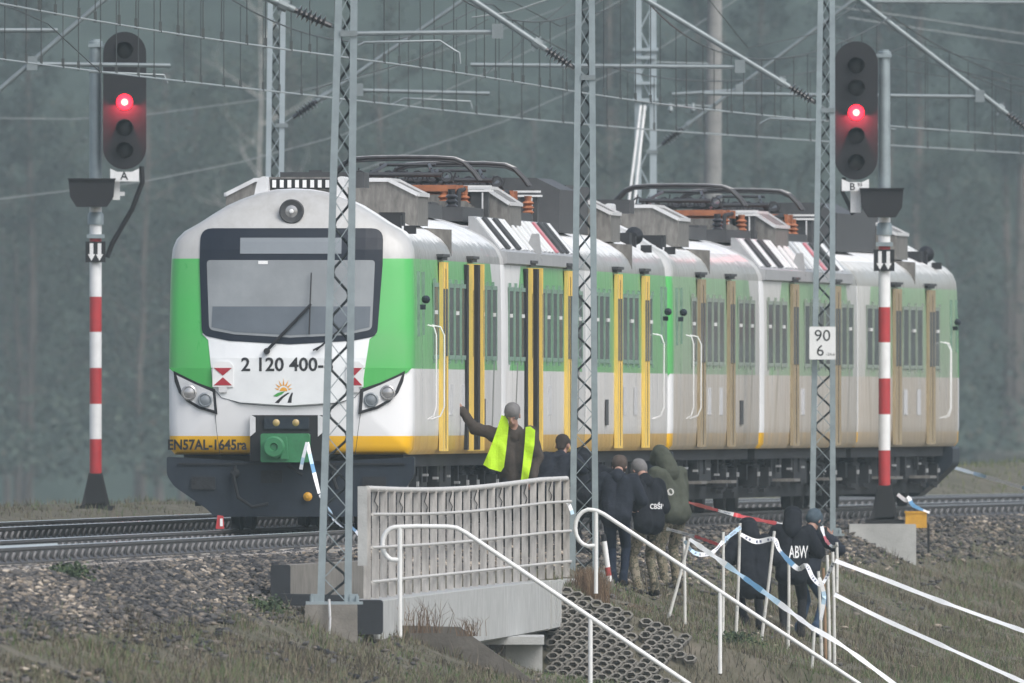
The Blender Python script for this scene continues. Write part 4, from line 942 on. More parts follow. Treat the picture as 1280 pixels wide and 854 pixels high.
    for k in range(5):
        h = H*k/5; r_ = .17-.1*k/5; mb.box((-r_, -r_, h), (r_, r_, h+.03))
    mb.lathe([(.10, 0), (.08, H)], (0, 0, 0), 'z', 10); mb.prism([(-.17, 0), (.17, 0), (.07, H), (-.07, H)], -.17, -.15) ; mb.box((-.27, -.25, -.06), (.27, .25, 0)); mb.build('foot', M['black_matt'], t)
    return t, X, Y
sgA, XA, YA = signal(119.5, 590, .10, 1, 'red-lit signal marked A on a red and white pole beyond the far track', (129, 183), 40, 212, [63, 128, 160, 188], 1,
    [(258, 293, 'white'), (293, 302, 'red'), (302, 371, 'white'), (371, 415, 'red'), (415, 460, 'white'), (460, 505, 'red'), (505, 549, 'white'), (549, 592, 'red')], (86, 144, 225, 259), (138, 174, 211, 227), (107, 132, 302, 328), 49, [('A', 155.5, .115, 220)], [(141, 150, 227, 250)])
MB().tube([(XA(177), -.1, YA(208)), (XA(178), -.1, YA(228)), (XA(165), -.08, YA(262)), (XA(140), -.05, YA(305)), (XA(134), -.05, YA(322))], .035, 8).build('cable', M['black_matt'], sgA, True)
sgB, XB, YB = signal(1105.5, 602, -.12, -1, 'red-lit signal marked B on a red and white pole before the last railcar', (1043, 1097), 52, 225, [82, 110, 141, 170, 203], 2,
    [(272, 306, 'white'), (306, 314, 'red'), (314, 384, 'white'), (384, 428, 'red'), (428, 473, 'white'), (473, 518, 'red'), (518, 563, 'white'), (563, 607, 'red')], (1075, 1129, 237, 272), (1052, 1086, 224, 239), (1092, 1118, 312, 339), 62, [('B', 1065.5, .10, 233.5), ('93', 1074.5, .05, 231)], [(1063, 1076, 239, 266)])
MB().tube([(XB(1055), -.1, YB(222)), (XB(1053), -.1, YB(240)), (XB(1062), -.08, YB(258)), (XB(1066), -.05, YB(268))], .03, 8).build('cable', M['black_matt'], sgB, True)
q = P(1103, 640, 602); zg = ground_at(q.x, 602)
MB().prism(rnd_poly([(-.47, -1.0), (.47, -1.0), (.47, 0), (-.47, 0)], .02), -.8, .8).build('signal_footing', M['concrete'], None, loc=(q.x, 602.3, -.185), label='square concrete block under the signal marked B', cat='concrete block')
yb = empty('yellow_box', P(1145, 660, 601.8), label='small ochre yellow box on the concrete block by the signal marked B', cat='box')
MB().box((-.15, -.2, .0), (.15, .2, .22)).build('case', M['yellow'], yb); MB().box((-.16, -.21, .205), (.16, .21, .235)).build('lid', M['yellow'], yb); MB().box((.16, -.12, -.35), (.19, .12, .05)).build('bracket', M['black_matt'], yb)
rl = empty('track_marker', P(275, 661, 503.5), label='small red and white marker on the rail under the cab', cat='marker')
MB().prism([(-.05, 0), (.05, 0), (.04, .15), (-.03, .16)], -.03, .03).build('red_face', M['red'], rl); MB().prism([(.0, .03), (.035, .03), (.03, .12), (0.0, .12)], -.04, -.031).build('white_face', M['white'], rl)

# ------------------------------------------------------------------ bridge edge: railing, beam, piers, wing wall
def railpos(t): Z = 453+63*t; x = 459+249*t; return Vector(((x-640)*Z/F, Z, 0))
def rz(t): return .565-.055*math.sin(math.pi*min(1, t*1.15)) + (.0 if t < .5 else .02*(t-.5))
rl_ = empty('bridge_railing', railpos(0), label='grey bridge railing of close upright posts with three rails', cat='railing'); r0 = railpos(0)
NP = 25
for k in range(NP):
    t = k/(NP-1); p = railpos(t)-r0; zt = rz(t)
    MB().prism(rnd_poly([(p.x-.0385, -.60), (p.x+.0385, -.60), (p.x+.0385, zt), (p.x-.0385, zt)], .008, 2), p.y-.03, p.y+.03).build('post', M['slat'], rl_)
    if k % 3 == 1:
        MB().tube([(p.x+.02, p.y-.04, zt-.02), (p.x-.01, p.y-.045, zt-.12), (p.x+.025, p.y-.045, zt-.18), (p.x+.01, p.y-.04, zt-.24)], .0055, 5).build('cable_hook', M['black_matt'], rl_)
MB().box((-.10, -.2, -.24), (0, -.12, .60)).build('end_post', M['concrete'], rl_)
MB().tube([railpos(t)-r0+Vector((.0, 0, rz(t)+.01)) for t in np.linspace(0, 1, 40)], .032, 10).build('handrail', M['rail_grey'], rl_, True)
for h in (.75, .44, .12):
    MB().tube([railpos(t)-r0+Vector((.055, -.02, -.55+(rz(t)+.55)*h*1.02)) for t in np.linspace(0, 1, 40)], .017, 8).build('rail', M['rail_grey'], rl_, True)
eb = empty('bridge_edge_beam', railpos(0), label='pale concrete edge beam carrying the grey railing', cat='bridge beam')
def fq_px(pts, Zq): return [(P(x, y, Zq).x-r0.x, P(x, y, Zq).z) for x, y in pts]
def beam_seg(name, t0, t1, m, n=10, dx=0):
    mb = MB(); ts = np.linspace(t0, t1, n); sec = [(-.30, -.62), (.12+dx, -.62), (.12+dx, -1.16), (.05, -1.19), (-.30, -1.19)]
    for t in ts:
        p = railpos(t)-r0
        sag = -.05*math.sin(math.pi*t)
        for a, b in sec: mb.v.append((p.x+a, p.y, b+sag*(b < -1)))
    k = len(sec); mb.f = [(i*k+j, i*k+(j+1) % k, (i+1)*k+(j+1) % k, (i+1)*k+j) for i in range(n-1) for j in range(k)]+[tuple(range(k)), tuple(range((n-1)*k, n*k))]; mb.m = [0]*len(mb.f)
    return mb.build(name, m, eb)
beam_seg('beam_length', .0, .868, M['concrete'], 18); fl_ = beam_seg('beam_end', .874, 1.0, M['concrete'], 6, .012)
for k in range(10):
    p = railpos(.88+.012*k)-r0; MB().box((p.x+.12, p.y, -1.14), (p.x+.142, p.y+.22, -.64)).build('rib', M['concrete'], fl_)
MB().prism(rnd_poly([(-.17, -.96), (.17, -.96), (.17, -.60), (-.17, -.60)], .04), -1.6, -.1).build('coated_end', M['bitumen'], eb); MB().prism(fq_px([(352, 742), (446, 744), (446, 757), (352, 757)], 452.4), -1.2, -.7).build('coated_ledge', M['bitumen'], eb)
tb = empty('trough_wall', (0, 0, 0), label='low beige concrete trough wall with a black end behind the first mast', cat='low wall')
mb = MB(); pts = [Vector(((350-640)*453/F+(XC(Z)-XC(453))*1.25, Z, 0)) for Z in (453.1, 458, 463, 468)]; sec = [(-.10, -.235), (.10, -.235), (.10, -.70), (-.10, -.70)]
for p in pts: mb.v += [(p.x+a, p.y, b) for a, b in sec]
mb.f = [(i*4+j, i*4+(j+1) % 4, i*4+4+(j+1) % 4, i*4+4+j) for i in range(3) for j in range(4)]+[(0, 1, 2, 3), (15, 14, 13, 12)]; mb.m = [0]*len(mb.f); mb.build('wall', M['concrete_warm'], tb)
p = pts[0]; MB().prism(rnd_poly([(p.x-.105, -.64), (p.x+.105, -.64), (p.x+.105, -.23), (p.x-.105, -.23)], .03), 452.6, 453.08).build('coated_end', M['bitumen'], tb)
q = P(414, 752, 450); MB().prism(rnd_poly([(-.275, -.60), (.275, -.60), (.275, 0), (-.275, 0)], .02), -.3, .3).build('mast_footing', M['concrete_warm'], None, loc=(q.x, 450, -.637), label='concrete block carrying the first lattice mast', cat='concrete block')
MB().tube([(0, -.02, 0), (.01, -.03, .35), (.0, -.02, .55)], .014, 6).build('earthing_rod', M['trim'], None, loc=(q.x-.02, 449.66, -1.13), label='thin pale earthing rod against the mast footing', cat='rod')
MB().box((-.30, -.3, -.7), (.35, .3, 0)).build('mast_footing', M['concrete_warm'], None, loc=(.89, 522, -.655), label='concrete block under the mast behind the railing', cat='concrete block')
# wing wall
wz = 459.5
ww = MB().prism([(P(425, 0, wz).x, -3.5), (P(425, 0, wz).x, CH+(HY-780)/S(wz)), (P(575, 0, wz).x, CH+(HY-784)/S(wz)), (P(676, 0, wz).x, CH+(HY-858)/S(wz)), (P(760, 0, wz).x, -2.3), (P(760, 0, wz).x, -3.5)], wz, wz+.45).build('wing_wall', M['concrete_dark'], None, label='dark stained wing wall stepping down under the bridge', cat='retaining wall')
ab = empty('bridge_abutment', (0, 0, 0), label='pale abutment pier in the shade under the edge beam', cat='bridge pier')
a0 = P(632, 0, 496); a1 = P(678, 0, 496)
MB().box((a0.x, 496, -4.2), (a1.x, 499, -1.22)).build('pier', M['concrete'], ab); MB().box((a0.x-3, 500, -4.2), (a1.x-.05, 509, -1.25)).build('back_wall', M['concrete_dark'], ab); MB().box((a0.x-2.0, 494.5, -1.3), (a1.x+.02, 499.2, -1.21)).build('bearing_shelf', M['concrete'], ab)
# lattice pavers on the cone
sp = empty('slope_paving', (0, 511, 0), label='honeycomb concrete pavers on the steep bank by the bridge', cat='paving')
hx = []
for k in range(6): hx.append((math.cos(R(60*k)), math.sin(R(60*k))))
def paver():
    mb = MB(); ro, ri, h = .078, .054, .05; vs = []
    for r_, hh in ((ro, 0), (ro, h), (ri, h), (ri, -.02)):
        for c, s_ in hx: vs.append((r_*c*1.08, -hh, r_*s_*.82))
    return mb.add(vs, [(i*6+j, i*6+(j+1) % 6, (i+1)*6+(j+1) % 6, (i+1)*6+j) for i in range(3) for j in range(6)]).mesh('paver', M['paver'])
pm = paver(); cnt = 0
for r_ in range(16):
    for c in range(24):
        x = .42+c*.118+(r_ % 2)*.059; tz = .03+r_*.078
        Z = 511.25-tz; 
        zz = ground_z(x-XC(511.3), 511.3, False)-tz
        if mnoise.noise(Vector((x*3, tz*3, 4))) >.28: continue      # buried under soil
        if zz < -2.1 or cnt >= 290 or x-XC(511.3) < 2.75 or x > 2.1+random.uniform(-.25, .15): continue
        o = put('paver', pm, sp, (x+random.uniform(-.008, .008), Z-511-.02+random.uniform(-.012, .012), zz)); o.rotation_euler = (R(-40+random.uniform(-9, 9)), R(random.uniform(-7, 7)), 0); cnt += 1
# ------------------------------------------------------------------ stair handrails
def stair_rail(name, label, Z, loop, line, posts):
    t = empty(name, P(posts[0][0], posts[0][2], Z), label=label, cat='handrail', group='white stair handrails'); r = t.location.copy()
    MB().tube([P(x, y, Z)-r for x, y in loop+line], .026, 10).build('handrail', M['white_rail'], t, True)
    for x, y0, y1 in posts: MB().tube([P(x, y0, Z)-r, P(x, y1, Z)-r], .025, 10).build('post', M['white_rail'], t, True)
arc = lambda cx, cy, rx, ry, a0, a1, n=9: [(cx+rx*math.cos(R(a)), cy-ry*math.sin(R(a))) for a in np.linspace(a0, a1, n)]
stair_rail('stair_handrail', 'nearer white handrail with a looped end before the railing', 458, [(498, 700)]+arc(495, 680, 17, 21, 250, 95, 10), [(520, 658), (560, 658.5), (571, 660), (582, 666), (880, 868)], [(500, 659, 800), (738, 774, 900)])
stair_rail('stair_handrail', 'farther white handrail with a looped end before the group of officers', 509, [(744, 682)]+arc(737, 660, 18, 23, 265, 75, 10), [(746, 638.5), (755, 643), (1140, 899)], [(745, 640, 742), (900, 741, 842)])

# ------------------------------------------------------------------ birch, dry bramble
def vegetation(name, n, spread, hgt, m, label, cat, loc):
    mb = MB()
    for _ in range(n):
        a = random.uniform(0, 6.28); r_ = random.uniform(.1, 1)*spread[0]; b = Vector((random.gauss(0, .35)*spread[0], random.gauss(0, .35)*spread[1], -.08))
        e = b+Vector((math.cos(a)*r_*.5, math.sin(a)*r_*.4, hgt*random.uniform(.4, 1.1))); mid = (b+e)/2+Vector((random.uniform(-.06, .06), 0, .06))
        mb.tube([b, mid, e], [.004, .003, .001], 3, cap=False)
    return mb.build(name, m, None, loc=loc, label=label, cat=cat)
M['bramble'] = island_mat('dry_bramble', [(0, (.06, .04, .028)), (.6, (.15, .10, .065)), (1, (.22, .16, .10))])
vegetation('dry_bramble', 1300, (.24, 1.0), .42, M['bramble'], 'brown dry bramble at the foot of the farther handrail', 'bramble', (.93, 512.6, ground_at(.93, 512.6)))
vegetation('dry_bramble', 500, (.35, .8), .22, M['bramble'], 'brown dry stalks at the feet of the three officers', 'bramble', P(775, 770, 515.5))
vegetation('dry_weed', 55, (.32, .6), .36, M['bramble'], 'bare dry weeds along the top of the wing wall by the edge beam', 'weed', P(530, 782, 458.6))
vegetation('dry_weed', 40, (.2, .5), .2, M['bramble'], 'short dry weeds on the wing wall below the railing middle', 'weed', P(690, 782, 459.0) if False else P(585, 786, 458.9))
M['bush'] = island_mat('small_green_leaves', [(0, (.02, .035, .02)), (.6, (.05, .075, .04)), (1, (.08, .11, .05))])
LV = [(-.5, 0, 0), (0, .1, -.35), (.5, 0, 0), (0, -.05, .5)]; LF = [[0, 1, 2, 3]]
for x, y, w_, h_, Zg, lab in ((85, 800, 30, 12, 428, 'low green shrub on the grass below the ballast slope'), (330, 784, 28, 14, 447, 'low green shrub near the ballast foot'), (915, 822, 34, 12, 515, 'low green shrub on the slope before the stakes')):
    q = P(x, y, Zg); z = ground_at(q.x, Zg); n = 700; s = S(Zg)
    ps = rng.normal(0, 1, (n, 3))*np.array([w_/s/2.2, .3, h_/s/2.5])+np.array([q.x, Zg, z+.06])
    o = scatter('green_shrub', LV, LF, ps-np.array([[q.x, Zg, z]]), rotmats(n), rng.uniform(.02, .05, (n, 1))*np.ones((n, 3)), M['bush'], kind=None, loc=(q.x, Zg, z), label=lab, cat='shrub', group='low green shrubs on the embankment')

# ------------------------------------------------------------------ people
from mathutils.bvhtree import BVHTree
def cloth(name, c, var=.35, sc=9, bump=.35, c2=None): return mat(name, c, .9, 0, var, sc, bump, .15, c2=c2, bscale=30)
M['navy'] = cloth('navy_jacket_cloth', (.020, .024, .034)); M['blackc'] = cloth('black_jacket_cloth', (.013, .015, .020)); M['brownc'] = cloth('brown_jacket_cloth', (.070, .058, .050))
M['olive'] = cloth('olive_parka_cloth', (.072, .080, .062)); M['jeans'] = cloth('blue_jeans', (.045, .075, .13)); M['darkjeans'] = cloth('dark_jeans', (.018, .026, .045)); M['darkt'] = cloth('dark_trousers', (.02, .021, .024))
M['greycap'] = cloth('grey_knit_cap', (.17, .165, .165), .2, 20); M['beanie'] = cloth('blue_grey_knit_cap', (.075, .105, .13), .3, 20); M['brownhat'] = cloth('brown_knit_cap', (.085, .065, .055), .3, 20)
M['hair'] = cloth('short_brown_hair', (.05, .042, .038), .4, 30); M['shoe'] = cloth('dark_shoe', (.02, .018, .016)); M['hivis'] = mat('hi_vis_yellow', (.52, .86, .02), .6, 0, .22, 7, .3, .3)
M['patch'] = cloth('pale_round_patch', (.5, .5, .48)); M['camera_black'] = M['black_matt']
def camo():
    m = bpy.data.materials.new('camouflage_cloth'); m.use_nodes = True; n = m.node_tree.nodes; l = m.node_tree.links; b = n['Principled BSDF']; b.inputs['Roughness'].default_value = .9
    tc = n.new('ShaderNodeTexCoord'); nz = n.new('ShaderNodeTexNoise'); nz.inputs['Scale'].default_value = 11; nz.inputs['Detail'].default_value = 3; l.new(tc.outputs['Object'], nz.inputs['Vector'])
    rp = n.new('ShaderNodeValToRGB'); rp.color_ramp.interpolation = 'CONSTANT'; e = rp.color_ramp.elements; e.new(.5); e.new(.6)
    for el, (p, c) in zip(e, ((0, (.045, .045, .03)), (.44, (.17, .145, .10)), (.52, (.085, .085, .055)), (.6, (.22, .195, .15)))): el.position = p; el.color = (*c, 1)
    l.new(nz.outputs['Fac'], rp.inputs[0]); l.new(rp.outputs[0], b.inputs['Base Color']); return m
M['camo'] = camo()

def blob(name, prims, mats, voxel=.011, parent=None, wrinkle=0, keep=None):
    """closed tapered limbs fused into one continuous skin; each face takes the material of the limb it lies on"""
    bm = bmesh.new()
    for (p, r, q, s, mi) in prims:
        p = Vector(p); q = Vector(q); d = q-p; L = d.length
        dn = d.normalized() if L > 1e-6 else Vector((0, 0, 1))
        rot = dn.to_track_quat('Z', 'Y').to_matrix(); n = 14; rings = []
        for k in range(5): a = R(-90+18*k+4); rings.append((r*math.cos(a), r*math.sin(a)))
        for k in range(6): a = R(2+17*k); rings.append((s*math.cos(a), L+s*math.sin(a)))
        vs = [[bm.verts.new(p+rot@Vector((rr*math.cos(2*math.pi*j/n), rr*math.sin(2*math.pi*j/n), h))) for j in range(n)] for rr, h in rings]
        for i in range(len(vs)-1):
            for j in range(n): bm.faces.new((vs[i][j], vs[i][(j+1) % n], vs[i+1][(j+1) % n], vs[i+1][j]))
        bm.faces.new(vs[0][::-1]); bm.faces.new(vs[-1])
    me = bpy.data.meshes.new('tmp'); bm.to_mesh(me); bm.free()
    o = bpy.data.objects.new('tmp', me); col.objects.link(o); md = o.modifiers.new('r', 'REMESH'); md.mode = 'VOXEL'; md.voxel_size = voxel
    bpy.context.view_layer.update(); out = bpy.data.meshes.new_from_object(o.evaluated_get(bpy.context.evaluated_depsgraph_get()))
    col.objects.unlink(o); bpy.data.objects.remove(o)
    bm = bmesh.new(); bm.from_mesh(out)
    for _ in range(2): bmesh.ops.smooth_vert(bm, verts=bm.verts, factor=.5, use_axis_x=True, use_axis_y=True, use_axis_z=True)
    if wrinkle:
        bm.normal_update()
        for v in bm.verts:
            c = v.co; v.co = c+v.normal*wrinkle*(mnoise.noise(c*7)+.6*mnoise.noise(Vector((c.x*14, c.y*14, c.z*9))))
    bm.to_mesh(out); bm.free()
    nv = len(out.polygons); ctr = np.zeros(nv*3, np.float32); out.polygons.foreach_get('center', ctr); ctr = ctr.reshape(-1, 3)
    best = np.full(nv, 9.); mi_ = np.zeros(nv, int)
    for (p, r, q, s, mi) in prims:
        p = np.array(p); q = np.array(q); d = q-p; L2 = max(1e-9, d@d); t = np.clip(((ctr-p)@d)/L2, 0, 1)
        ds = np.linalg.norm(ctr-(p+t[:, None]*d), axis=1)-(r+(s-r)*t); w_ = ds < best; best[w_] = ds[w_]; mi_[w_] = mi
    out.materials.clear()
    for m in mats: out.materials.append(m)
    out.polygons.foreach_set('material_index', mi_); out.polygons.foreach_set('use_smooth', [True]*nv); out.name = name
    return put(name, out, parent)
def ik(a, b, l1, l2, hint):
    d = b-a; L = min(d.length, (l1+l2)*.995); dn = d.normalized(); x = (l1*l1-l2*l2+L*L)/(2*L); h = math.sqrt(max(0, l1*l1-x*x))
    hv = Vector(hint); hv = (hv-dn*hv.dot(dn)).normalized(); return a+dn*x+hv*h, a+dn*L
def person(label, px, Z, z, H, head_deg, lean=8, side=0, hands=((-.22, .22, .95), (.22, .22, .95)), feet=((-.11, 0), (.11, .05)), crouch=0, headtilt=20, headturn=0, jacket='navy', trousers='darkt', headwear=None, hem=.80, bulk=1.0, wrist_up=False):
    root = empty('person', ((px-640)*Z/F, Z, z), label=label, cat='person', group='people standing by the train'); k = H/1.75
    rz_ = Matrix.Rotation(R(head_deg), 3, 'Z')
    W = lambda v: tuple(rz_@(Vector(v)*k))
    hip = Vector((0, -.03-.10*math.sin(R(lean)), .93-crouch))
    up = Matrix.Rotation(R(-lean), 3, 'X')@Matrix.Rotation(R(side), 3, 'Y')
    T = lambda v: hip+up@(Vector(v)-Vector((0, 0, .93)))
    neck = T((0, .0, 1.47)); hc = T((0, .03, 1.56))
    ht = up@Matrix.Rotation(R(headturn), 3, 'Z')@Matrix.Rotation(R(-headtilt), 3, 'X'); Hd = lambda v: hc+ht@Vector(v)
    sh = [T((-.185, 0, 1.42)), T((.185, 0, 1.42))]
    B = []; J = []
    add = lambda L, p, r, q, s, mi=0: L.append((W(p), r*k, W(q), s*k, mi))
    # legs (trousers 1), shoes 2, skin 0
    for i, s in ((0, -1), (1, 1)):
        fx, fy = feet[i]; an = Vector((fx, fy, .09)); hj = hip+Vector((s*.09, 0, -.02)); kn, an = ik(hj, an, .43, .43, (s*.1, 1, .1))
        add(B, hj, .098, kn, .065, 1); add(B, kn, .066, an, .052, 1); add(B, an+Vector((0, .0, .06)), .058, an+Vector((0, 0, -.02)), .06, 1)
        add(B, an+Vector((0, -.05, -.05)), .042, an+Vector((s*.02, .13, -.055)), .036, 2)
    for s in (-1, 1):
        add(B, T((s*.06, 0, .95)), .115, T((s*.07, 0, 1.15)), .105, 1); add(B, T((s*.07, 0, 1.15)), .105, T((s*.09, 0, 1.36)), .10, 1)
    add(B, T((0, 0, 1.38)), .075, hc+ht@Vector((0, -.01, .02)), .055, 0)
    add(B, Hd((0, -.025, .13)), .088, Hd((0, .02, .12)), .082, 0); add(B, Hd((0, .035, .06)), .062, Hd((0, .045, .015)), .045, 0)
    add(B, Hd((0, .098, .085)), .013, Hd((0, .112, .06)), .015, 0)
    for s in (-1, 1): add(B, Hd((s*.083, -.005, .095)), .018, Hd((s*.085, -.005, .06)), .013, 0); add(B, Hd((s*.032, .092, .10)), .011, Hd((s*.032, .093, .10)), .011, 0)
    add(B, Hd((-.02, .095, .022)), .009, Hd((.02, .095, .022)), .009, 0)
    for s in (-1, 1): add(J, T((s*.065, -.01, hem+.13)), .135*bulk, T((s*.075, 0, 1.12)), .125*bulk); add(J, T((s*.075, 0, 1.12)), .128*bulk, T((s*.10, -.01, 1.37)), .112*bulk)
    add(J, T((0, -.005, 1.42)), .11, T((0, .0, 1.49)), .082)
    for i, s in ((0, -1), (1, 1)):
        tgt = Vector(hands[i]); el, hd = ik(sh[i], tgt, .29, .27, (s*.7, -.6, -.6)); d = (hd-el).normalized()
        add(J, sh[i], .097*bulk, el, .074*bulk); add(J, el, .070*bulk, hd, .050); add(B, sh[i], .06, el, .05, 1); add(B, el, .05, hd, .034, 0)
        pn = d.cross(Vector((s, 0, 0))); pn = (pn if pn.length > .1 else d.cross(Vector((0, 1, 0)))).normalized(); ax = d.cross(pn).normalized()
        c0 = hd+d*.03; add(B, c0-ax*.022, .020, c0+d*.055-ax*.026, .016, 0); add(B, c0+ax*.022, .020, c0+d*.055+ax*.026, .016, 0)
        for f, (o, ln) in enumerate(((-.034, .062), (-.012, .074), (.011, .069), (.033, .052))):
            b = c0+d*.065+ax*o; m_ = b+d*ln*.55-pn*.012; add(B, b, .0095, m_, .009, 0); add(B, m_, .009, m_+d*ln*.3-pn*.028, .008, 0)
        th = c0-ax*.035*s; add(B, th, .012, th-ax*.032*s+d*.035, .010, 0); add(B, th-ax*.032*s+d*.035, .010, th-ax*.036*s+d*.062-pn*.01, .008, 0)
    body = blob('body', B, [M['skin'], M[trousers], M['shoe']], .0105*k, root, .004)
    jk = blob('jacket', J, [M[jacket]], .013, root, .017)
    hw = None
    if headwear == 'hood': hw = blob('hood', [(W(Hd((0, -.04, .13))), .122, W(Hd((0, .03, .13))), .112, 0), (W(Hd((0, -.05, .04))), .115, W(T((0, -.05, 1.43))), .13, 0)], [M[jacket]], .013, root, .012)
    elif headwear == 'hair': hw = blob('hair', [(W(Hd((0, -.035, .145))), .093, W(Hd((0, .02, .145))), .084, 0), (W(Hd((0, -.055, .09))), .075, W(Hd((0, -.06, .05))), .055, 0)], [M['hair']], .012, root, .008)
    elif headwear:
        mm = headwear; hw = blob('knit_cap', [(W(Hd((0, -.03, .15))), .101, W(Hd((0, .022, .148))), .094, 0), (W(Hd((0, -.035, .11))), .097, W(Hd((0, .01, .115))), .093, 0)], [M[mm]], .011, root, .005)
        if True:
            cl = blob('collar', [(W(T((-.05, -.05, 1.46))), .065, W(T((.05, -.05, 1.46))), .065, 0), (W(T((0, -.06, 1.44))), .085, W(T((0, -.03, 1.50))), .075, 0)], [M[jacket]], .013, root, .006)
    return root, body, jk
def on_surface(o, m, parent, x, z, name, off=.006):
    """lay flat lettering (mesh m in xz) on the camera side of a garment"""
    bv = BVHTree.FromPolygons([v.co for v in o.data.vertices], [p.vertices for p in o.data.polygons])
    last = None
    for v in m.vertices:
        h = bv.ray_cast(Vector((v.co.x+x, -3, v.co.z+z)), Vector((0, 1, 0)))[0]
        y = h.y-off if h else (last if last is not None else -.15); last = y; v.co = (v.co.x+x, y, v.co.z+z)
    m.name = name; return put(name, m, parent)
gz = lambda px, Z: ground_at((px-640)*Z/F, Z)
# man in the hi-vis vest, facing us, one hand on the door edge
vz = gz(645, 516)
r1, b1, j1 = person('man in a hi-vis yellow vest and brown jacket leaning one hand on the train door', 645, 516, vz, 1.84, 180, 4, -3, ((.22, .10, .92), (.22, .1, .92)), headtilt=12, headturn=12, jacket='brownc', trousers='darkt', headwear='greycap') if False else person('man in a hi-vis yellow vest and brown jacket leaning one hand on the train door', 645, 516, vz, 1.80, 180, 5, 3, ((-.20, .08, .92), (.64, -.02, 1.70)), headtilt=14, headturn=-10, jacket='brownc', trousers='darkt', headwear='greycap')
def vest_panel(poly, Zv):
    pts = [P(x, y, 516)-r1.location for x, y in poly]; bm = bmesh.new(); bm.faces.new([bm.verts.new((p.x, 0, p.z)) for p in pts])
    for ax in (0, 1):
        lo = min((p.x, p.z)[ax] for p in pts); hi = max((p.x, p.z)[ax] for p in pts); t = lo+.03
        while t < hi-.01:
            bmesh.ops.bisect_plane(bm, geom=bm.verts[:]+bm.edges[:]+bm.faces[:], plane_co=(t, 0, t), plane_no=(1, 0, 0) if ax == 0 else (0, 0, 1)); t += .03
    bv = BVHTree.FromPolygons([v.co for v in j1.data.vertices], [p.vertices for p in j1.data.polygons])
    for v in bm.verts:
        h = bv.ray_cast(Vector((v.co.x, -3, v.co.z)), Vector((0, 1, 0)))[0]
        v.co.y = min((h.y if h else 0), Zv)-.022+.03*mnoise.noise(Vector((v.co.x*11, 2, v.co.z*5)))+.012*mnoise.noise(Vector((v.co.x*25, 5, v.co.z*14)))
    for _ in range(2): bmesh.ops.smooth_vert(bm, verts=bm.verts, factor=.5, use_axis_y=True)
    be = [e for e in bm.edges if len(e.link_faces) == 1]; r_ = bmesh.ops.extrude_edge_only(bm, edges=be)
    for v in r_['geom']:
        if isinstance(v, bmesh.types.BMVert): v.co.y += .015
    bmesh.ops.recalc_face_normals(bm, faces=bm.faces); me = bpy.data.meshes.new('vest_panel'); bm.to_mesh(me); bm.free(); me.materials.append(M['hivis']); put('vest_panel', me, r1)
vest_panel([(627, 519), (634, 521), (636, 532), (633, 560), (630, 584), (626, 590), (612, 586), (604, 581), (612, 562), (619, 543)], -.10)
vest_panel([(657, 534), (663, 533), (669, 538), (668, 556), (664, 580), (660, 600), (655, 605), (651, 601), (654, 575), (656, 552)], -.12)
person('bare-headed man in a dark padded jacket stooping between the vest man and the second mast', 692, 527, gz(692, 527)-.0, 1.72, -20, 36, 0, crouch=.21, headtilt=-12, jacket='navy', headwear='hair', bulk=1.15)
person('dark-clad person half hidden behind the second mast', 737, 531, gz(737, 531), 1.70, 15, 40, 0, crouch=.2, headtilt=10, jacket='blackc', headwear='hood', bulk=1.1)
person('man in a brown knit cap, navy jacket and dark jeans facing the train', 771, 524, gz(771, 524), 1.66, -8, 19, 0, ((-.20, .25, .95), (.2, .28, 1.0)), ((-.05, 0), (.08, .04)), crouch=.03, headtilt=36, jacket='navy', trousers='darkjeans', headwear='brownhat', bulk=1.12)
r5, b5, j5 = person('officer in a grey cap and black jacket lettered CBŚP, camouflage trousers', 808, 525, gz(808, 525), 1.74, 28, 19, 3, ((-.18, .3, 1.05), (.15, .30, 1.0)), ((-.12, .0), (.12, .0)), crouch=.03, headtilt=34, jacket='blackc', trousers='camo', headwear='greycap', bulk=1.1)
q = P(821, 632, 525)-r5.location; bl = on_surface(j5, text_mesh('CBŚP', .165, .085, .015), r5, q.x, q.z, 'back_lettering'); bl.data.materials.clear(); bl.data.materials.append(M['white'])
r6, b6, j6 = person('man in a hooded olive parka and camouflage trousers beside the lettered officer', 840, 535, gz(840, 535), 1.79, 40, 17, 0, ((-.15, .32, 1.0), (.12, .30, 1.0)), headtilt=26, jacket='olive', trousers='camo', headwear='hood', bulk=1.12, hem=.80)
q = P(838, 615, 535)-r6.location; pm_ = MB().lathe([(.042, 0), (.045, .002)], (0, 0, 0), 'y', 16).mesh('shoulder_patch', M['patch']); on_surface(j6, pm_, r6, q.x, q.z, 'shoulder_patch')
person('hooded person all in black standing next to the ABW jacket', 941, 529, gz(941, 529), 1.66, 10, 30, 0, ((-.16, .3, .9), (.16, .3, .9)), ((-.10, 0), (.10, .02)), crouch=.2, headtilt=34, jacket='blackc', trousers='darkt', headwear='hood', bulk=1.14, hem=.60)
r8, b8, j8 = person('person in a black hooded jacket lettered ABW on the back', 990, 534, gz(990, 534), 1.72, -4, 18, 0, ((-.22, .28, 1.0), (.2, .28, 1.05)), crouch=.07, headtilt=40, jacket='blackc', trousers='darkt', headwear='hood', bulk=1.14, hem=.74)
q = P(998, 690, 534)-r8.location; bl = on_surface(j8, text_mesh('ABW', .24, .155, .012), r8, q.x, q.z, 'back_lettering'); bl.data.materials.clear(); bl.data.materials.append(M['white'])
r9, b9, j9 = person('man in a blue-grey knit cap and blue jeans holding up a camera', 1008, 538, gz(1008, 538), 1.72, -30, 16, 0, ((-.05, .36, 1.30), (.18, .32, 1.28)), crouch=.11, headtilt=20, jacket='navy', trousers='jeans', headwear='beanie', bulk=1.1)
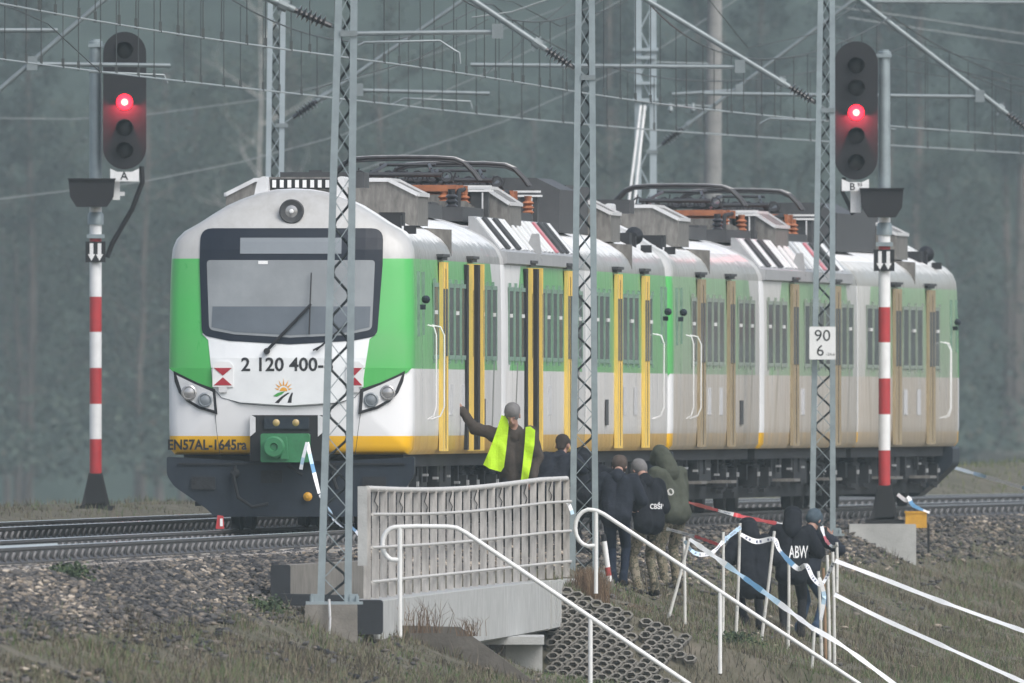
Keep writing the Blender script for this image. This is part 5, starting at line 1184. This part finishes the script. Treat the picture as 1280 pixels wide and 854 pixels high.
cq = P(1029, 663, 537.7); cm_ = empty('camera_device', cq, label='small black camera held beside the knit-capped man', cat='camera'); MB().prism(rnd_poly([(-.05, -.04), (.05, -.04), (.05, .04), (-.05, .04)], .01), -.03, .03).build('case', M['black_matt'], cm_); MB().lathe([(.03, .03), (.03, .10), (.026, .11)], (0, 0, 0), 'y', 14).build('objective', M['black'], cm_)

# ------------------------------------------------------------------ stakes and tapes
M['stake'] = mat('white_stake_paint', (.66, .66, .63), .6, 0, .25, 12, .1); M['stake_wood'] = mat('bare_stake_wood', (.30, .19, .11), .8, 0, .3, 12, .2)
M['tape_w'] = mat('white_tape', (.86, .87, .88), .4, 0, .1, 9); M['tape_b'] = mat('blue_tape', (.12, .30, .50), .4, 0, .15, 9); M['tape_lb'] = mat('pale_blue_tape', (.48, .66, .80), .4, 0, .15, 9); M['tape_r'] = mat('red_tape', (.60, .05, .06), .4, 0, .15, 9); M['tape_p'] = mat('pale_pink_tape', (.66, .42, .42), .4, 0, .15, 9); M['tape_k'] = mat('tape_print', (.10, .12, .20), .5, 0, .1, 9)
sl_ = [((862, 673), (829, 797), 517.5, 'leaning white stake crossing another by the farther handrail'), ((855, 671), (856, 812), 518, 'upright white stake crossed by a leaning one'), ((904, 665), (903, 806), 519, 'white stake alone between the crossed pair and the hooded figure'), ((925, 654), (920, 792), 524, 'white stake in front of the hooded figure, looped tape on top'),
       ((968, 664), (952, 797), 524, 'white stake leaning between the hooded figure and the ABW jacket'), ((986, 703), (985, 809), 523, 'short white stake before the ABW jacket'), ((1018, 784), (1012, 872), 512.4, 'white stake in the foreground holding the ends of two tapes'),
       ((1023, 714), (1027, 826), 522, 'shortest white stake of the bundle beside the jeans'), ((1029, 710), (1032, 826), 524, 'bare wooden stake in the bundle of white stakes'), ((1034, 694), (1037, 828), 523, 'tall white stake in the middle of the bundle beside the jeans'), ((1041, 690), (1043, 830), 522, 'tall white stake of the bundle with the two long tapes tied to it'), ((1046, 678), (1046, 735), 533, 'short white stake behind the bundle with a red knot')]
for a, b, Zs_, lab in sl_:
    pa, pb = P(*a, Zs_), P(*b, Zs_); t = empty('marker_stake', pb, label=lab, cat='stake', group='marker stakes on the slope')
    m_ = M['stake_wood'] if 'wooden' in lab else M['stake']; d = pa-pb; MB().tube([-d*.10, d*.5+Vector((.006, 0, 0)), d], [.021, .019, .018], 8).build('shaft', m_, t, True)
    if 'wooden' not in lab: MB().tube([d*.2, d*.24], .0215, 8).build('scuff_band', M['concrete'], t, True)
bt = empty('marker_stake', P(762, 727, 521), label='white stake with red and white bands leaning beside the man in dark jeans', cat='stake', group='marker stakes on the slope')
d = P(754, 668, 521)-P(762, 727, 521)
for a, b, m_ in ((0, .12, 'white'), (.12, .30, 'red'), (.30, .36, 'white'), (.36, .85, 'white'), (.85, 1, 'red' if False else 'black_matt')): MB().tube([d*a, d*b], .034, 10).build('painted_band', M[m_], bt, True)
def ribbon(label, pts, width, pattern, seg=.3, sag=0, group='barrier tapes strung between stakes', name='barrier_tape', print_=False):
    """tape through photo points (x,y,Z)"""
    p3 = [P(*p) for p in pts]; out = []
    for i in range(len(p3)-1):
        p0, p1, p2, p4 = p3[max(i-1, 0)], p3[i], p3[i+1], p3[min(i+2, len(p3)-1)]; n = max(2, int((p2-p1).length/.05)); n = min(n, 60)
        for k in range(n):
            t = k/n; out.append(.5*((2*p1)+(p2-p0)*t+(2*p0-5*p1+4*p2-p4)*t*t+(3*p1-p0-3*p2+p4)*t**3))
    out.append(p3[-1]); o0 = out[0]
    mats = sorted(set(pattern)); mm = {'w': 'tape_w', 'b': 'tape_b', 'l': 'tape_lb', 'r': 'tape_r', 'p': 'tape_p'}; mb = MB(); acc = 0
    cross = []
    for i, p in enumerate(out):
        tg = (out[min(i+1, len(out)-1)]-out[max(i-1, 0)]); xz = Vector((tg.x, 0, tg.z)); xz = xz.normalized() if xz.length > 1e-5 else Vector((1, 0, 0)); nv = Vector((-xz.z, 0, xz.x))
        if nv.z < 0: nv = -nv
        tw = .75+.55*mnoise.noise(Vector((i*.12, p.x*3, 1))); nv = nv*math.cos(tw)+Vector((0, 1, 0))*math.sin(tw); cross.append(nv)
    pr = MB()
    for i in range(len(out)-1):
        a, b = out[i]-o0, out[i+1]-o0; na, nb = cross[i]*width/2, cross[i+1]*width/2; ln = (b-a).length
        px_l = math.hypot(b.x-a.x, b.z-a.z) if len(pattern) > 1 else ln
        mi = mats.index(pattern[int(acc/seg) % len(pattern)]); y = Vector((0, .0015, 0))
        mb.add([a-na-y, b-nb-y, b+nb-y, a+na-y, a-na+y, b-nb+y, b+nb+y, a+na+y], [(0, 1, 2, 3), (7, 6, 5, 4), (3, 2, 6, 7), (1, 0, 4, 5)], mi)
        if print_ and int(acc/.045) % 3 != 0 and pattern[int(acc/seg) % len(pattern)] in 'wl':
            e = Vector((0, -.004, 0)); u = .55; pr.add([a-na*u+e, a*.5+b*.5-nb*u+e, a*.5+b*.5+nb*u*.7+e, a+na*u*.7+e], [(0, 1, 2, 3)])
        acc += px_l
    t_ = mb.build(name, [M[mm[c]] for c in mats], None, loc=o0, label=label, cat='tape', group=group)
    if print_ and pr.v: pr.build('faded_print', M['tape_k'], t_)
    return t_
ribbon('red and white tape running from the olive parka towards the ABW jacket', [(860, 628, 536), (925, 645, 534), (985, 657, 538)], .055, 'rrwrrrw', .19, print_=True)
ribbon('short red and white tape between the crossed stakes and the slope', [(833, 661, 528), (870, 671, 524), (906, 684, 521)], .05, 'wwrr', .17, print_=True)
ribbon('broad blue and white tape slanting down to the foreground stake', [(862, 674, 517.4), (930, 722, 515), (1018, 787, 512.3)], .078, 'wwlblwww', .26)
ribbon('white tape hanging in loops from the crossed stakes to the hooded figure', [(856, 676, 517.5), (864, 688, 518), (874, 693, 518), (890, 691, 518.5), (904, 677, 519), (912, 670, 521), (926, 659, 523.8)], .065, 'lwwl', .2, print_=True)
ribbon('looped white and blue tape across the hooded figure and the ABW jacket', [(926, 668, 523.8), (945, 677, 524), (967, 674, 523.8), (974, 687, 523.5), (985, 700, 522.8), (998, 711, 522.5), (1008, 707, 522.3), (1016, 722, 522), (1026, 731, 521.8), (1034, 720, 522), (1042, 703, 521.8)], .07, 'wwwbww', .2, print_=True)
ribbon('red and white tape end curling behind the stake bundle', [(1027, 658, 537), (1032, 674, 536), (1040, 683, 534), (1047, 682, 532.6)], .05, 'wrw', .12)
ribbon('upper white tape running from the stake bundle down the open slope', [(1044, 701, 521.5), (1100, 722, 521), (1180, 753, 520), (1300, 796, 518.5)], .066, 'wwwwwwwwp', .5)
ribbon('lower white tape running from the stake bundle down the open slope', [(1043, 743, 521.5), (1100, 772, 521), (1180, 808, 520), (1300, 862, 518.5)], .066, 'wwwwwwp', .5)
ribbon('white tape dropping from the foreground stake to the bottom edge', [(1018, 786, 512.2), (1060, 812, 511.8), (1140, 872, 511)], .066, 'wwwwp', .4)
ribbon('loose tape end tied on the stake bundle', [(1024, 722, 521.5), (1030, 745, 521.6), (1026, 775, 521.5)], .055, 'wlw', .15)
ribbon('far white and blue tape over the tracks beyond the last railcar', [(1187, 583, 640), (1225, 594, 634), (1300, 616, 624)], .07, 'wwbw', .16)
ribbon('blue and white tape hanging from the green coupler down to the rails', [(384, 553, 504.3), (390, 580, 504.2), (399, 617, 504.1)], .06, 'wlbww', .12)
ribbon('short white tape end hanging from the green coupler', [(384, 553, 504.25), (379, 572, 504.2), (376, 587, 504.2)], .055, 'wlw', .12)
ribbon('crumpled blue and white tape lying on the rail by the railing', [(400, 618, 503.9), (415, 645, 500), (428, 657, 497), (440, 660, 495), (452, 672, 494)], .06, 'wlwbw', .16)
ribbon('crumpled white and blue tape snagged by the foot of the signal marked B', [(1122, 618, 601.5), (1133, 626, 601), (1136, 622, 601), (1142, 632, 600.8), (1162, 641, 600.5)], .07, 'wwbbw', .12)
ribbon('scrap of white tape tied to the end of the railing', [(708, 626, 515.8), (712, 632, 515.7), (716, 643, 515.7)], .06, 'wlw', .08)

# ------------------------------------------------------------------ woods beyond, and haze
M['bark'] = mat('pine_bark', (.15, .13, .115), .95, 0, .5, 2, .5, .1, stretch=(1, 1, .3)); M['bark_pale'] = mat('birch_bark', (.55, .52, .48), .85, 0, .4, 2, .2, .2, stretch=(1, 1, 3))
M['needles'] = island_mat('pine_needles', [(0, (.030, .046, .042)), (.55, (.042, .062, .054)), (1, (.056, .076, .062))])
M['leaves'] = island_mat('late_autumn_leaves', [(0, (.038, .058, .048)), (.5, (.052, .074, .058)), (.9, (.068, .086, .064)), (1, (.10, .085, .065))])
def tree(kind, H, seed):
    random.seed(seed); t = empty(kind); mb = MB(); lp = []
    def branch(a, d, L, r, depth):
        n = 4; pts = [a]; 
        for k in range(n): d = (d+Vector((random.gauss(0, .16), random.gauss(0, .16), random.gauss(.05, .1)))).normalized(); pts.append(pts[-1]+d*L/n)
        mb.tube(pts, [r*(1-.7*k/n) for k in range(n+1)], 6 if depth == 0 else 4, cap=False)
        if depth < 2:
            for _ in range(5 if depth == 0 else 4):
                k = random.randint(1, n); dd = (d+Vector((random.gauss(0, .8), random.gauss(0, .8), random.gauss(.1, .4)))).normalized(); branch(pts[k], dd, L*.5, r*.4, depth+1)
        for k in range(1, n+1): lp.append((pts[k], L))
    tr = [Vector((0, 0, -.3))]
    for k in range(8): tr.append(tr[-1]+Vector((random.gauss(0, .1), random.gauss(0, .1), H/8)))
    r0_ = {'pine_tree': .0095, 'birch_tree': .004}.get(kind, .011)*H
    mb.tube(tr, [r0_*(1-.085*k) for k in range(9)], 10)
    if kind == 'pine_tree': lo, nb, bl = .50, 22, 2.8
    elif kind == 'birch_tree': lo, nb, bl = .25, 14, 2.2
    else: lo, nb, bl = .10, 22, 3.2
    for k in range(nb):
        f = lo+(1-lo)*(k+.5)/nb; i = min(7, int(f*8)); p = tr[i].lerp(tr[i+1], f*8-i); a = k*2.4+random.uniform(-.4, .4); sp_ = bl*(1.05-.75*f if kind == 'pine_tree' else .55+.9*math.sin(math.pi*min(1, f*1.0))*.8)
        branch(p, Vector((math.cos(a), math.sin(a), .25 if kind == 'pine_tree' else .55)).normalized(), sp_, .05 if kind != 'birch_tree' else .035, 1)
    if kind == 'pine_tree':
        for k in range(9): a = random.uniform(0, 6.3); z = random.uniform(1, H*.4); mb.tube([(0, 0, z), (math.cos(a)*.9, math.sin(a)*.9, z+random.uniform(-.2, .3))], [.02, .006], 4)
    mb.build('trunk', M['bark_pale'] if kind == 'birch_tree' else M['bark'], t, True)
    nl = {'pine_tree': 8500, 'birch_tree': 420, 'leafy_tree': 12000}[kind]; c = np.array([lp[random.randrange(len(lp))][0][:] for _ in range(nl)]); c = c+rng.normal(0, .28 if kind != 'birch_tree' else .1, (nl, 3))
    scatter('crown', LV, LF, c, rotmats(nl), rng.uniform(.08, .20, (nl, 1))*np.array([[1, 1, 1.0]]), M['needles'] if kind == 'pine_tree' else M['leaves'], kind=None, parent=t)
    return t
protos = [tree('pine_tree', 27, 1), tree('pine_tree', 24, 2), tree('leafy_tree', 16, 3), tree('leafy_tree', 12, 4), tree('leafy_tree', 18, 5)]
random.seed(21); used = set()
LABT = {'pine_tree': ('tall dark pine with a bare lower trunk in the misty wood behind the railway', 'pines of the misty wood'), 'leafy_tree': ('bushy green broadleaf tree in the misty wood behind the railway', 'broadleaf trees of the misty wood')}
for row in range(6):
    for k in range(17):
        X = -46+k*6.2+random.uniform(-2.4, 2.4); Zt = 1745+row*30+random.uniform(-10, 10); right = X > 2
        i = random.choice((0, 1, 0, 1, 0, 1, 3) if right and row < 5 else (2, 3, 4, 0, 2, 4)) if row else random.choice((3, 3, 2, 1))
        o = protos[i] if i not in used else copy_tree(protos[i]); used.add(i)
        o.location = (X, Zt, lerp_pts(PL, max(-199, X-24.4)) if X < 18 else -.3); o.rotation_euler = (0, 0, random.uniform(0, 6.28)); f = random.uniform(.85, 1.15); o.scale = (f, f, f)
        kd = 'pine_tree' if i < 2 else 'leafy_tree'; o['label'], o['group'] = LABT[kd]; o['category'] = 'tree'
for i in range(5):
    if i not in used: protos[i].location = (30+4*i, 1900, -1)
bt_ = tree('birch_tree', 20, 9); q = P(322, HY, 1725); bt_.location = (q.x, 1725, -.8); bt_['label'] = 'pale thin birch with sparse rusty leaves at the edge of the misty wood'; bt_['category'] = 'tree'
n = 26000; ps = np.stack([rng.uniform(-48, 58, n), rng.uniform(1722, 1750, n), rng.gamma(2, 1.0, n)-1.4], 1)
ps[:, 2] *= .7+.6*np.sin(ps[:, 0]*.8)**2
scatter('undergrowth', LV, LF, ps, rotmats(n), rng.uniform(.15, .4, (n, 1))*np.ones((n, 3)), M['leaves'], label='tangled green undergrowth along the wood edge')
M['hill'] = mat('distant_wooded_rise', (.045, .064, .052), .95, 0, .5, .3, 0, .1)
hz = []; xs_ = np.linspace(-150, 150, 40)
for j, (Zh, hh) in enumerate(((1930, -3), (1950, 14), (1990, 23), (2060, 27), (2140, 20))): hz += [(x, Zh, hh+1.5*mnoise.noise(Vector((x*.06, j, 0)))) for x in xs_]
hm = bpy.data.meshes.new('hills'); hm.from_pydata(hz, [], [(j*40+i, j*40+i+1, (j+1)*40+i+1, (j+1)*40+i) for j in range(4) for i in range(39)]); hm.materials.append(M['hill']); put('hills', hm, kind='structure')
hb = MB().box((-166, -60, -5.6), (166, 2200, 34)); hmz = bpy.data.materials.new('mist'); hmz.use_nodes = True; hn = hmz.node_tree.nodes; hn.remove(hn['Principled BSDF'])
pv = hn.new('ShaderNodeVolumePrincipled'); pv.inputs['Color'].default_value = (.76, .92, .985, 1); pv.inputs['Density'].default_value = HAZE; pv.inputs['Anisotropy'].default_value = 0.0
hmz.node_tree.links.new(pv.outputs[0], hn['Material Output'].inputs['Volume']); hb.build('haze', hmz, kind='stuff')
